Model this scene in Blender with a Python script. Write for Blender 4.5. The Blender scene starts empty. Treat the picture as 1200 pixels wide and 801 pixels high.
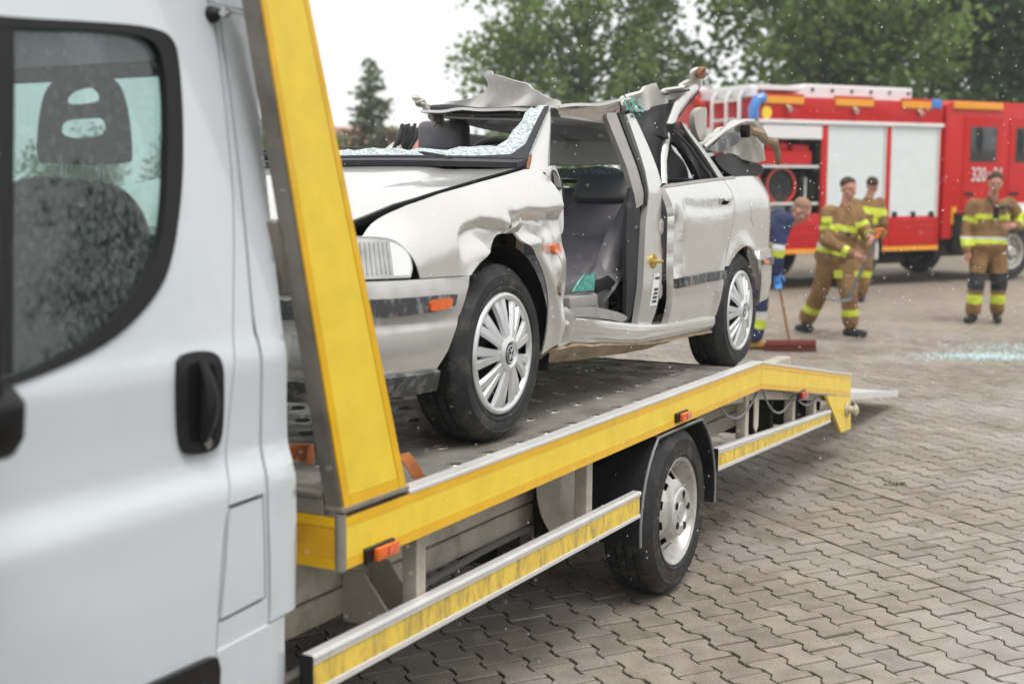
import bpy, bmesh, math, random
import numpy as np
from mathutils import Vector, Matrix
random.seed(7); np.random.seed(7)
R = math.radians
scene = bpy.context.scene
COL = scene.collection

# ------------------------------------------------------------------ camera
CAM_H = 1.70
cam_d = bpy.data.cameras.new('camera'); cam = bpy.data.objects.new('camera', cam_d); COL.objects.link(cam)
cam.location = (0, 0, CAM_H); cam.rotation_euler = (R(90 - 7.05), 0, 0)
cam_d.lens = 45.0; cam_d.sensor_width = 36.0; cam_d.clip_start = 0.05; cam_d.clip_end = 2000
cam_d.dof.use_dof = True; cam_d.dof.focus_distance = 5.0; cam_d.dof.aperture_fstop = 2.2
scene.camera = cam
# ------------------------------------------------------------------ overcast sky + weak soft sun
SUN_EL, SUN_AZ = R(66), R(150)      # azimuth clockwise from +Y
w = bpy.data.worlds.new('World'); scene.world = w; w.use_nodes = True
nt = w.node_tree; nt.nodes.clear()
out = nt.nodes.new('ShaderNodeOutputWorld'); bg = nt.nodes.new('ShaderNodeBackground')
sky = nt.nodes.new('ShaderNodeTexSky'); sky.sky_type = 'NISHITA'; sky.sun_disc = False
sky.sun_elevation = SUN_EL; sky.sun_rotation = SUN_AZ; sky.dust_density = 6
hs = nt.nodes.new('ShaderNodeHueSaturation'); hs.inputs['Saturation'].default_value = 0.25
mx = nt.nodes.new('ShaderNodeMix'); mx.data_type = 'RGBA'; mx.inputs[0].default_value = 0.85
mx.inputs[7].default_value = (8.6, 8.65, 8.7, 1)      # the even cloud deck
nt.links.new(sky.outputs[0], hs.inputs['Color']); nt.links.new(hs.outputs[0], mx.inputs[6])
nt.links.new(mx.outputs[2], bg.inputs[0]); bg.inputs[1].default_value = 0.1
nt.links.new(bg.outputs[0], out.inputs[0])
sun_d = bpy.data.lights.new('sun', 'SUN'); sun_d.energy = 1.5; sun_d.angle = R(24); sun_d.color = (1, .965, .92)
sun = bpy.data.objects.new('sun', sun_d); COL.objects.link(sun)
sd = Vector((math.sin(SUN_AZ)*math.cos(SUN_EL), math.cos(SUN_AZ)*math.cos(SUN_EL), math.sin(SUN_EL)))
sun.rotation_euler = sd.to_track_quat('Z', 'Y').to_euler(); sun.location = sd*30
vs = scene.view_settings; vs.view_transform = 'Standard'; vs.look = 'None'; vs.gamma = 1; vs.exposure = 0.60
vs.use_curve_mapping = False

# ------------------------------------------------------------------ materials
MATS = {}
def mat(name, col, rough=.5, metal=0., var=0., vscale=4., bump=0., bscale=60., dirt=None, coat=0.,
        spec=.5, island=0., drops=0., dscale=90., alpha=1., trans=0., ior=1.45, emit=None, stretch=None, rvar=0., speck=None, world=False):
    if name in MATS: return MATS[name]
    m = bpy.data.materials.new(name); m.use_nodes = True; MATS[name] = m
    n = m.node_tree.nodes; l = m.node_tree.links; b = n['Principled BSDF']
    b.inputs['Roughness'].default_value = rough; b.inputs['Metallic'].default_value = metal
    b.inputs['Specular IOR Level'].default_value = spec; b.inputs['IOR'].default_value = ior
    b.inputs['Coat Weight'].default_value = coat; b.inputs['Coat Roughness'].default_value = .06
    b.inputs['Transmission Weight'].default_value = trans; b.inputs['Alpha'].default_value = alpha
    tc = n.new('ShaderNodeTexCoord'); vec = n.new('ShaderNodeNewGeometry').outputs['Position'] if world else tc.outputs['Object']
    if stretch:
        mp = n.new('ShaderNodeMapping'); mp.inputs['Scale'].default_value = stretch
        l.new(vec, mp.inputs[0]); svec = mp.outputs[0]
    else: svec = vec
    rgb = n.new('ShaderNodeRGB'); rgb.outputs[0].default_value = (*col, 1); c = rgb.outputs[0]
    def noise(scale, det=4., v=None, rr=.55):
        t = n.new('ShaderNodeTexNoise'); t.inputs['Scale'].default_value = scale; t.inputs['Detail'].default_value = det
        t.inputs['Roughness'].default_value = rr; l.new(v or svec, t.inputs['Vector']); return t.outputs['Fac']
    def maprange(x, a, b_, c0, c1):
        t = n.new('ShaderNodeMapRange'); l.new(x, t.inputs[0])
        for i, v in enumerate((a, b_, c0, c1)): t.inputs[i+1].default_value = v
        return t.outputs[0]
    def mul(cin, fac):
        t = n.new('ShaderNodeVectorMath'); t.operation = 'SCALE'; l.new(cin, t.inputs[0]); l.new(fac, t.inputs['Scale']); return t.outputs[0]
    if var: c = mul(c, maprange(noise(vscale), .3, .7, 1-var, 1+var))
    if speck: c = mul(c, maprange(noise(speck[0], 2, vec, .7), .3, .7, 1-speck[1], 1+speck[1]))
    if island:
        g = n.new('ShaderNodeNewGeometry'); oi = n.new('ShaderNodeObjectInfo'); ad = n.new('ShaderNodeMath'); l.new(g.outputs['Random Per Island'], ad.inputs[0]); l.new(oi.outputs['Random'], ad.inputs[1]); fc = n.new('ShaderNodeMath'); fc.operation = 'FRACT'; l.new(ad.outputs[0], fc.inputs[0]); c = mul(c, maprange(fc.outputs[0], 0, 1, 1-island, 1+island))
    if dirt:
        dc, lo, hi, ds = dirt
        t = n.new('ShaderNodeMix'); t.data_type = 'RGBA'; l.new(maprange(noise(ds, 6, svec, .65), lo, hi, 0, 1), t.inputs[0])
        l.new(c, t.inputs[6]); t.inputs[7].default_value = (*dc, 1); c = t.outputs[2]
    l.new(c, b.inputs['Base Color'])
    if rvar: l.new(maprange(noise(vscale*2.3), .3, .7, max(.02, rough-rvar), min(1, rough+rvar)), b.inputs['Roughness'])
    h = None
    if bump:
        bp = n.new('ShaderNodeBump'); bp.inputs['Strength'].default_value = 1; bp.inputs['Distance'].default_value = bump
        l.new(noise(bscale, 5), bp.inputs['Height']); h = bp.outputs[0]; l.new(h, b.inputs['Normal'])
    if drops:
        v = n.new('ShaderNodeTexVoronoi'); v.inputs['Scale'].default_value = dscale; l.new(vec, v.inputs['Vector'])
        sz = maprange(noise(dscale*.6, 2, vec), .4, .75, 0., .42)
        sub = n.new('ShaderNodeMath'); sub.operation = 'SUBTRACT'; l.new(sz, sub.inputs[0]); l.new(v.outputs['Distance'], sub.inputs[1])
        mxn = n.new('ShaderNodeMath'); mxn.operation = 'MAXIMUM'; l.new(sub.outputs[0], mxn.inputs[0]); mxn.inputs[1].default_value = 0
        bp = n.new('ShaderNodeBump'); bp.inputs['Strength'].default_value = 1; bp.inputs['Distance'].default_value = drops
        l.new(mxn.outputs[0], bp.inputs['Height'])
        if h: l.new(h, bp.inputs['Normal'])
        l.new(bp.outputs[0], b.inputs['Normal'])
        if coat: l.new(bp.outputs[0], b.inputs['Coat Normal'])
    if emit:
        b.inputs['Emission Color'].default_value = (*emit[0], 1); b.inputs['Emission Strength'].default_value = emit[1]
    return m

def glass(name, tint, alpha=.5, rough=.02, drops=.0, dscale=60.):
    """thin pane: part clear, part mirror (fresnel), lightly tinted"""
    if name in MATS: return MATS[name]
    m = bpy.data.materials.new(name); m.use_nodes = True; MATS[name] = m
    n = m.node_tree.nodes; l = m.node_tree.links; n.clear()
    o = n.new('ShaderNodeOutputMaterial'); tr = n.new('ShaderNodeBsdfTransparent'); tr.inputs[0].default_value = (*tint, 1)
    gl = n.new('ShaderNodeBsdfGlossy'); gl.inputs['Roughness'].default_value = rough
    df = n.new('ShaderNodeBsdfDiffuse'); df.inputs[0].default_value = (.5, .62, .6, 1)
    fr = n.new('ShaderNodeFresnel'); fr.inputs[0].default_value = 1.52
    mp = n.new('ShaderNodeMapRange'); l.new(fr.outputs[0], mp.inputs[0])
    mp.inputs[1].default_value = 0; mp.inputs[2].default_value = 1; mp.inputs[3].default_value = .07; mp.inputs[4].default_value = 1
    m1 = n.new('ShaderNodeMixShader'); m1.inputs[0].default_value = alpha; l.new(tr.outputs[0], m1.inputs[1]); l.new(df.outputs[0], m1.inputs[2])
    m2 = n.new('ShaderNodeMixShader'); l.new(mp.outputs[0], m2.inputs[0]); l.new(m1.outputs[0], m2.inputs[1]); l.new(gl.outputs[0], m2.inputs[2])
    l.new(m2.outputs[0], o.inputs[0])
    if drops:
        tc = n.new('ShaderNodeTexCoord'); mpg = n.new('ShaderNodeMapping'); mpg.inputs['Scale'].default_value = (1, 1, .32); l.new(tc.outputs['Object'], mpg.inputs[0])
        t = n.new('ShaderNodeTexNoise'); t.inputs['Scale'].default_value = dscale; t.inputs['Detail'].default_value = 3; l.new(mpg.outputs[0], t.inputs['Vector'])
        v = n.new('ShaderNodeMapRange'); l.new(t.outputs['Fac'], v.inputs[0]); v.inputs[1].default_value = .5; v.inputs[2].default_value = .62
        bp = n.new('ShaderNodeBump'); bp.inputs['Distance'].default_value = drops; l.new(v.outputs[0], bp.inputs['Height']); l.new(bp.outputs[0], gl.inputs['Normal'])
        l.new(bp.outputs[0], fr.inputs['Normal'])
        v2 = n.new('ShaderNodeMapRange'); l.new(t.outputs['Fac'], v2.inputs[0]); v2.inputs[1].default_value = .5; v2.inputs[2].default_value = .66
        v2.inputs[3].default_value = alpha; v2.inputs[4].default_value = min(1, alpha+.16); l.new(v2.outputs[0], m1.inputs[0])
    return m

# ------------------------------------------------------------------ mesh helpers
class MB:
    """collects geometry of ONE part"""
    def __init__(s): s.v = []; s.f = []; s.mi = []
    def add(s, vs, fs, mi=0):
        o = len(s.v); s.v += [tuple(map(float, p)) for p in vs]
        s.f += [tuple(i+o for i in f) for f in fs]; s.mi += [mi]*len(fs); return s
    def box(s, a, b, mi=0, rot=None, c=None):
        x0, y0, z0 = [min(p, q) for p, q in zip(a, b)]; x1, y1, z1 = [max(p, q) for p, q in zip(a, b)]
        vs = [(x, y, z) for x in (x0, x1) for y in (y0, y1) for z in (z0, z1)]
        if rot is not None:
            cc = Vector(c if c else ((x0+x1)/2, (y0+y1)/2, (z0+z1)/2)); vs = [tuple(rot @ (Vector(p)-cc) + cc) for p in vs]
        return s.add(vs, [(0,1,3,2),(4,6,7,5),(0,4,5,1),(2,3,7,6),(0,2,6,4),(1,5,7,3)], mi)
    def prism(s, poly, axis, a, b, mi=0):
        """poly in the two other axes (order x,y,z minus axis), extruded a..b along axis"""
        def p3(p, t):
            q = list(p); q.insert(axis, t); return q
        n = len(poly); vs = [p3(p, a) for p in poly] + [p3(p, b) for p in poly]
        fs = [tuple(range(n))[::-1], tuple(range(n, 2*n))] + [(i, (i+1) % n, n+(i+1) % n, n+i) for i in range(n)]
        return s.add(vs, fs, mi)
    def cyl(s, p0, p1, r0, r1=None, n=16, mi=0, caps=True):
        r1 = r0 if r1 is None else r1; p0 = Vector(p0); p1 = Vector(p1); d = (p1-p0).normalized()
        u = d.orthogonal().normalized(); w_ = d.cross(u); vs = []
        for p, r in ((p0, r0), (p1, r1)):
            for i in range(n):
                a = 2*math.pi*i/n; vs.append(p + (u*math.cos(a)+w_*math.sin(a))*r)
        fs = [(i, (i+1) % n, n+(i+1) % n, n+i) for i in range(n)]
        if caps: fs += [tuple(range(n))[::-1], tuple(range(n, 2*n))]
        return s.add(vs, fs, mi)
    def tube(s, pts, r, n=8, mi=0, closed=False, flat=1.0, upv=None):
        pts = [Vector(p) for p in pts]; N = len(pts); vs = []; rr = r if isinstance(r, (list, tuple)) else [r]*N
        pu = None
        for i, p in enumerate(pts):
            if closed: d = pts[(i+1) % N]-pts[i-1]
            else: d = pts[min(i+1, N-1)]-pts[max(i-1, 0)]
            d.normalize()
            if upv is not None: u = (Vector(upv) - d*d.dot(Vector(upv))).normalized()
            elif pu is None: u = d.orthogonal().normalized()
            else:
                u = pu - d*d.dot(pu); u = u.normalized() if u.length > 1e-6 else d.orthogonal().normalized()
            pu = u; w_ = d.cross(u)
            for k in range(n):
                a = 2*math.pi*k/n; vs.append(p+(u*math.cos(a)*flat+w_*math.sin(a))*rr[i])
        fs = []
        for i in range(N if closed else N-1):
            j = (i+1) % N
            for k in range(n): fs.append((i*n+k, i*n+(k+1) % n, j*n+(k+1) % n, j*n+k))
        if not closed: fs += [tuple(range(n))[::-1], tuple(range((N-1)*n, N*n))]
        return s.add(vs, fs, mi)
    def lathe(s, prof, c, axis=0, n=32, mi=0, closed=False, sgn=1):
        """prof: (r, t) pairs; revolved about axis through c, t along axis*sgn"""
        vs = []; m = len(prof); ax = [(1, 2), (2, 0), (0, 1)][axis]
        for i in range(n):
            a = 2*math.pi*i/n
            for r, t in prof:
                q = list(c); q[axis] += t*sgn; q[ax[0]] += r*math.cos(a); q[ax[1]] += r*math.sin(a); vs.append(q)
        fs = []
        for i in range(n):
            j = (i+1) % n
            for k in range(m if closed else m-1):
                k2 = (k+1) % m; fs.append((i*m+k, j*m+k, j*m+k2, i*m+k2))
        return s.add(vs, fs, mi)
    def build(s, name, mats, parent=None, off=(0, 0, 0), bevel=0., seg=1, smooth=True, angle=32, subdiv=0, solid=0., weld=False):
        me = bpy.data.meshes.new(name)
        vs = [(a+off[0], b+off[1], c+off[2]) for a, b, c in s.v]
        me.from_pydata(vs, [], s.f)
        for m in (mats if isinstance(mats, (list, tuple)) else [mats]): me.materials.append(m)
        me.polygons.foreach_set('material_index', s.mi)
        finish(me, bevel, seg, smooth, angle, weld, solid)
        o = bpy.data.objects.new(name, me); COL.objects.link(o)
        if parent is not None: o.parent = parent
        return o

def finish(me, bevel=0., seg=1, smooth=True, angle=32, weld=False, solid=0.):
    bm = bmesh.new(); bm.from_mesh(me)
    if weld: bmesh.ops.remove_doubles(bm, verts=bm.verts, dist=1e-4)
    if solid:
        bmesh.ops.recalc_face_normals(bm, faces=bm.faces)
        bmesh.ops.solidify(bm, geom=list(bm.faces), thickness=solid)
    bmesh.ops.recalc_face_normals(bm, faces=bm.faces)
    if bevel:
        es = [e for e in bm.edges if len(e.link_faces) == 2 and e.calc_face_angle(0) > R(30)]
        bmesh.ops.bevel(bm, geom=es, offset=bevel, segments=seg, affect='EDGES', profile=.6, clamp_overlap=True)
    bm.to_mesh(me); bm.free()
    if smooth:
        me.polygons.foreach_set('use_smooth', [True]*len(me.polygons)); me.set_sharp_from_angle(angle=R(angle))
    me.update()

def smooth_poly(pts, it=2, closed=True):
    """Chaikin; a point with a third value 1 stays a corner"""
    pts = [(p[0], p[1], (p[2] if len(p) > 2 else 0)) for p in pts]
    for _ in range(it):
        q = []; n = len(pts)
        for i, p in enumerate(pts):
            a = pts[i-1]; b = pts[(i+1) % n]
            if p[2] or (not closed and i in (0, n-1)): q.append(p)
            else:
                q.append((p[0]*.75+a[0]*.25, p[1]*.75+a[1]*.25, 0)); q.append((p[0]*.75+b[0]*.25, p[1]*.75+b[1]*.25, 0))
        pts = q
    return [(p[0], p[1]) for p in pts]

def panel(name, poly, surf, mats, parent, grid=.05, thick=.012, off=(0, 0, 0), it=2, smooth=True, angle=40, side=1, holes=(), bevel=0.):
    """flat outline (u,v) -> gridded sheet mapped through surf(u,v)->(x,y,z), given thickness"""
    pts = smooth_poly(poly, it)
    bm = bmesh.new()
    vs = [bm.verts.new((p[0], p[1], 0)) for p in pts]; es = [bm.edges.new((vs[i], vs[(i+1) % len(vs)])) for i in range(len(vs))]
    for h in holes:
        hp = smooth_poly(h, it); hv = [bm.verts.new((p[0], p[1], 0)) for p in hp]
        es += [bm.edges.new((hv[i], hv[(i+1) % len(hv)])) for i in range(len(hv))]
    bmesh.ops.triangle_fill(bm, use_beauty=True, use_dissolve=False, edges=es)
    us = [p[0] for p in pts]; vv = [p[1] for p in pts]
    for ax, lo, hi in ((0, min(us), max(us)), (1, min(vv), max(vv))):
        k = max(1, int((hi-lo)/grid))
        for i in range(1, k+1):
            t = lo+(hi-lo)*i/(k+1)
            bmesh.ops.bisect_plane(bm, geom=list(bm.verts)+list(bm.edges)+list(bm.faces), plane_co=(t, 0, 0) if ax == 0 else (0, t, 0), plane_no=(1, 0, 0) if ax == 0 else (0, 1, 0), dist=1e-5)
    bmesh.ops.recalc_face_normals(bm, faces=bm.faces)
    for f in bm.faces:
        if f.normal.z < 0: f.normal_flip()
    for v in bm.verts:
        p = surf(v.co.x, v.co.y); v.co = Vector((p[0]+off[0], p[1]+off[1], p[2]+off[2]))
    bm.normal_update()
    if thick:       # plain offset along vertex normals, so crumpled sheets do not spike
        ov = list(bm.verts); of = list(bm.faces); bedges = [(e.verts[0], e.verts[1]) for e in bm.edges if len(e.link_faces) == 1]
        sgn_ = -side
        nv = {v: bm.verts.new(v.co+v.normal*thick*sgn_*-1) for v in ov}
        for f in of: bm.faces.new([nv[v] for v in reversed(f.verts)])
        for a, b in bedges: bm.faces.new((a, b, nv[b], nv[a]))
    bmesh.ops.recalc_face_normals(bm, faces=bm.faces)
    me = bpy.data.meshes.new(name); bm.to_mesh(me); bm.free()
    for m in (mats if isinstance(mats, (list, tuple)) else [mats]): me.materials.append(m)
    if smooth:
        me.polygons.foreach_set('use_smooth', [True]*len(me.polygons)); me.set_sharp_from_angle(angle=R(angle))
    o = bpy.data.objects.new(name, me); COL.objects.link(o); o.parent = parent
    return o

def tag(o, label=None, cat=None, group=None, kind=None):
    if label: o['label'] = label
    if cat: o['category'] = cat
    if group: o['group'] = group
    if kind: o['kind'] = kind
    return o
def empty(name, mtx, label, cat, group=None):
    o = bpy.data.objects.new(name, None); COL.objects.link(o); o.matrix_world = mtx; o.empty_display_size = .2
    return tag(o, label, cat, group)
def interp(x, xs, ys): return float(np.interp(x, xs, ys))
def sstep(a, b, x):
    t = max(0., min(1., (x-a)/(b-a))); return t*t*(3-2*t)
def bump2(y, z, cy, cz, ry, rz):
    d = ((y-cy)/ry)**2+((z-cz)/rz)**2
    return math.exp(-d*1.4)
def hnoise(x, y, z, s=1.0):
    from mathutils import noise as N
    return N.noise(Vector((x*s, y*s, z*s)))

# truck frame: x out of the near flank, y to the rear, z up; deck top is z = 0
YAW, TPITCH = R(27.9), R(0.9)
_yt = Vector((math.sin(YAW)*math.cos(TPITCH), math.cos(YAW)*math.cos(TPITCH), -math.sin(TPITCH)))
_xt = Vector((math.cos(YAW), -math.sin(YAW), 0)); _zt = _xt.cross(_yt)
T0 = Vector((0.14167, 4.16375, 0.8345))
ZG = 0.835
def frame(o): return Matrix(((_xt.x, _yt.x, _zt.x, o.x), (_xt.y, _yt.y, _zt.y, o.y), (_xt.z, _yt.z, _zt.z, o.z), (0, 0, 0, 1)))

# ------------------------------------------------------------------ paved yard
def paver_base_material():
    m = mat('paving_far', (.30, .275, .235), rough=.62, var=.22, vscale=.35, bump=.002, bscale=35)
    return m
M_PAVER = mat('concrete_paver', (.248, .218, .178), rough=.38, var=.20, vscale=8, world=True, bump=.0022, bscale=110, speck=(130., .26), island=.17, rvar=.12,
              dirt=((.38, .36, .33), .48, .72, .75))
M_JOINT = mat('joint_sand', (.075, .062, .042), rough=.95, var=.4, vscale=7, dirt=((.06, .085, .025), .58, .72, 3.0))
def ground_material():
    m = bpy.data.materials.new('yard_ground'); m.use_nodes = True
    n = m.node_tree.nodes; l = m.node_tree.links; b = n['Principled BSDF']; b.inputs['Roughness'].default_value = .62
    g = n.new('ShaderNodeNewGeometry'); mp = n.new('ShaderNodeMapping'); mp.inputs['Rotation'].default_value = (0, 0, R(-64.8)*-1)
    l.new(g.outputs['Position'], mp.inputs[0])
    br = n.new('ShaderNodeTexBrick'); br.inputs['Scale'].default_value = 1; br.inputs['Brick Width'].default_value = .19; br.inputs['Row Height'].default_value = .1417
    br.inputs['Mortar Size'].default_value = .006; br.inputs['Color1'].default_value = (.30, .255, .20, 1); br.inputs['Color2'].default_value = (.22, .195, .162, 1)
    br.inputs['Mortar'].default_value = (.04, .034, .024, 1); l.new(mp.outputs[0], br.inputs['Vector'])
    t = n.new('ShaderNodeTexNoise'); t.inputs['Scale'].default_value = .3; t.inputs['Detail'].default_value = 5; l.new(g.outputs['Position'], t.inputs['Vector'])
    mr = n.new('ShaderNodeMapRange'); l.new(t.outputs['Fac'], mr.inputs[0]); mr.inputs[1].default_value = .3; mr.inputs[2].default_value = .7; mr.inputs[3].default_value = .8; mr.inputs[4].default_value = 1.25
    v = n.new('ShaderNodeVectorMath'); v.operation = 'SCALE'; l.new(br.outputs['Color'], v.inputs[0]); l.new(mr.outputs[0], v.inputs['Scale'])
    # beyond the laid blocks the yard; under the blocks only joint sand shows
    ln = n.new('ShaderNodeVectorMath'); ln.operation = 'LENGTH'; l.new(g.outputs['Position'], ln.inputs[0])
    md = n.new('ShaderNodeMapRange'); l.new(ln.outputs['Value'], md.inputs[0]); md.inputs[1].default_value = 15.2; md.inputs[2].default_value = 15.6
    mx_ = n.new('ShaderNodeMix'); mx_.data_type = 'RGBA'; l.new(md.outputs[0], mx_.inputs[0]); mx_.inputs[6].default_value = (.034, .028, .018, 1); l.new(v.outputs[0], mx_.inputs[7])
    l.new(mx_.outputs[2], b.inputs['Base Color']); return m
mb = MB(); S = 600
mb.add([(-S, -S, -.0075), (S, -S, -.0075), (S, S, -.0075), (-S, S, -.0075)], [(0, 1, 2, 3)])
yard = tag(mb.build('paved_yard', ground_material()), kind='structure')

PA = Vector((1.0076, 7.0419)); PD = Vector((.425, -.905)).normalized(); PN = Vector((-PD.y, PD.x))
PLEN, PROW, PAMP = .19, .1417, .0150
FR = (0, .17, .33, .67, .83, 1); WV = (1, 1, -1, -1, 1, 1)
def paver_outline(a_top, a_bot, gap=.0066):
    h = PROW/2; L_ = PLEN/2
    top = [(-L_+f*PLEN, h+w_*a_top) for f, w_ in zip(FR, WV)]
    bot = [(-L_+f*PLEN, -h-w_*a_bot) for f, w_ in zip(FR, WV)]
    pts = bot + top[::-1]
    c = []
    for x, y in pts:
        c.append((x*(1-2*gap/PLEN), y*(1-2*gap/PROW)))
    return c
def paver_mesh_data(kind):
    a_top, a_bot = [(PAMP, PAMP), (0, PAMP), (PAMP, 0)][kind]
    o0 = paver_outline(a_top, a_bot); o1 = [(x*.985, y*.98) for x, y in o0]; n = len(o0)
    vs = [(x, y, 0) for x, y in o1] + [(x, y, -.0022) for x, y in o0] + [(x, y, -.03) for x, y in o0]
    fs = [(0, 1, 10, 11), (1, 2, 9, 10), (2, 3, 8, 9), (3, 4, 7, 8), (4, 5, 6, 7)]
    for k in (0, n):
        fs += [(k+i+n, k+(i+1) % n+n, k+(i+1) % n, k+i) for i in range(n)]
    return np.array(vs), fs
PDAT = [paver_mesh_data(k) for k in range(3)]
PMESH = []
for k in range(3):
    me = bpy.data.meshes.new('paver'); me.from_pydata([tuple(p) for p in PDAT[k][0]], [], PDAT[k][1]); me.materials.append(M_PAVER)
    me.polygons.foreach_set('use_smooth', [False]*len(me.polygons)); me.update(); PMESH.append(me)
_cp, _sp = math.cos(R(7.05)), math.sin(R(7.05))
def cam_px(x, y, z=0):
    dz = z-CAM_H; d = y*_cp-dz*_sp; u = y*_sp+dz*_cp
    if d < .3: return None
    return 600+1500*x/d, 400.5-1500*u/d, d
cells = []
for j in range(-110, 110):
    for s in range(-90, 90):
        shift = .5 if j % 2 else 0.
        p = PA + PD*((s+shift)*PLEN+.04) + PN*((j+.5)*PROW)
        if p.length > 15.5: continue
        q = cam_px(p.x, p.y)
        if q is None: continue
        if -330 < q[0] < 1530 and q[1] < 1020:
            kind = 2 if j in (0, 6) else (1 if j in (-1, 5) else 0)
            cells.append((q, p, kind))
def occluded(q):      # roughly hidden behind truck cab or outside the picture
    x, y, _ = q
    if not (5 < x < 1195 and 300 < y < 800): return True
    return x < 345 or (x < 700 and y < 690-.45*(x-345))
vis = sorted([c for c in cells if not occluded(c[0])], key=lambda c: c[0][2])
near = vis[:300]; near_id = {id(c) for c in near}
angP = math.atan2(PD.y, PD.x)
for q, p, kind in near:
    o = bpy.data.objects.new('paver', PMESH[kind]); COL.objects.link(o); o.parent = yard
    o.location = (p.x, p.y, random.uniform(-.0022, .0022)); o.rotation_euler = (random.gauss(0, .006), random.gauss(0, .009), angP+random.gauss(0, .004))
VV = []; FF = []; nv = 0
ca, sa = math.cos(angP), math.sin(angP)
for c in cells:
    if id(c) in near_id: continue
    q, p, kind = c; V, F_ = PDAT[kind]; da = random.gauss(0, .004); c2, s2 = math.cos(angP+da), math.sin(angP+da)
    tx, ty = random.gauss(0, .006), random.gauss(0, .009)
    W = np.empty_like(V); W[:, 0] = p.x+V[:, 0]*c2-V[:, 1]*s2; W[:, 1] = p.y+V[:, 0]*s2+V[:, 1]*c2; W[:, 2] = V[:, 2]+random.uniform(-.0022, .0022)+V[:, 0]*ty+V[:, 1]*tx
    VV.append(W); FF += [tuple(i+nv for i in f) for f in F_]; nv += len(V)
me = bpy.data.meshes.new('paver_field'); me.from_pydata(np.concatenate(VV).tolist(), [], FF); me.materials.append(M_PAVER); me.update()
pf = bpy.data.objects.new('paver_field', me); COL.objects.link(pf); pf.parent = yard; pf['kind'] = 'stuff'

# ------------------------------------------------------------------ tow truck
M_YEL = mat('yellow_reflective', (.88, .63, .045), rough=.38, var=.07, vscale=9, bump=.0006, bscale=220, coat=.25, stretch=(1, 1, 1), dirt=((.55, .40, .06), .66, .92, 6), drops=.0012, dscale=55)
M_YELB = mat('yellow_band', (.82, .47, .008), rough=.32, var=.08, vscale=9, coat=.3, dirt=((.42, .25, .03), .6, .85, 7))
M_YELD = mat('yellow_dirty', (.80, .57, .09), rough=.5, var=.12, vscale=14, stretch=(1, 1, .35), dirt=((.42, .30, .09), .46, .66, 26))
M_ALU = mat('aluminium', (.74, .74, .72), rough=.36, metal=.35, var=.06, vscale=8, dirt=((.42, .40, .36), .60, .82, 12))
M_ALUD = mat('aluminium_dull', (.27, .25, .215), rough=.5, metal=.25, var=.18, vscale=7, bump=.0008, bscale=90, dirt=((.13, .115, .09), .52, .75, 8))
M_DECK = mat('deck_steel', (.36, .345, .31), rough=.34, metal=.3, var=.25, vscale=3, bump=.0012, bscale=120, dirt=((.19, .17, .14), .46, .72, 4), rvar=.14)
M_CHAS = mat('chassis_grey', (.50, .46, .385), rough=.55, metal=.2, var=.15, vscale=6, bump=.0006, bscale=80, dirt=((.24, .20, .15), .55, .78, 5))
M_DARK = mat('underbody_dark', (.018, .017, .015), rough=.7, spec=.25, var=.3, vscale=8, bump=.002, bscale=40)
M_RUB = mat('tyre_rubber', (.027, .027, .028), rough=.6, spec=.3, var=.25, vscale=14, bump=.0008, bscale=120, dirt=((.105, .10, .092), .52, .76, 11), rvar=.12)
M_RIM = mat('steel_rim', (.52, .51, .48), rough=.36, metal=.55, var=.1, vscale=12, dirt=((.20, .17, .12), .52, .74, 13))
M_BLK = mat('black_plastic', (.012, .012, .013), rough=.34, spec=.35, var=.2, vscale=20, bump=.0004, bscale=160, drops=.001, dscale=80)
M_BLKR = mat('black_rubber', (.016, .016, .017), rough=.5, spec=.3, bump=.0005, bscale=150)
M_CAB = mat('white_cab_paint', (.61, .65, .68), rough=.24, coat=1.0, var=.025, vscale=2, dirt=((.52, .54, .54), .56, .9, 2.4), drops=.0009, dscale=70)
M_ORANGE = mat('orange_lens', (.75, .13, .02), rough=.18, coat=.8, var=.15, vscale=40)
M_REDL = mat('red_lens', (.55, .04, .02), rough=.2, coat=.8, var=.15, vscale=40)
M_CABLE = mat('cable', (.20, .20, .20), rough=.5)
M_SEAT = mat('seat_fabric', (.05, .056, .06), rough=.95, spec=.15, bump=.001, bscale=180)
M_STRAP = mat('orange_webbing', (.42, .14, .045), rough=.85, var=.18, vscale=20, bump=.0012, bscale=260, dirt=((.22, .10, .05), .52, .75, 22))

truck = empty('tow_truck', frame(T0-_zt*ZG), 'white tow truck with yellow flatbed carrying the wrecked car', 'truck')
TO = (0, 0, ZG)
def tb(mbx, name, m, parent=truck, **k): return mbx.build(name, m, parent, off=TO, **k)

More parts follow.
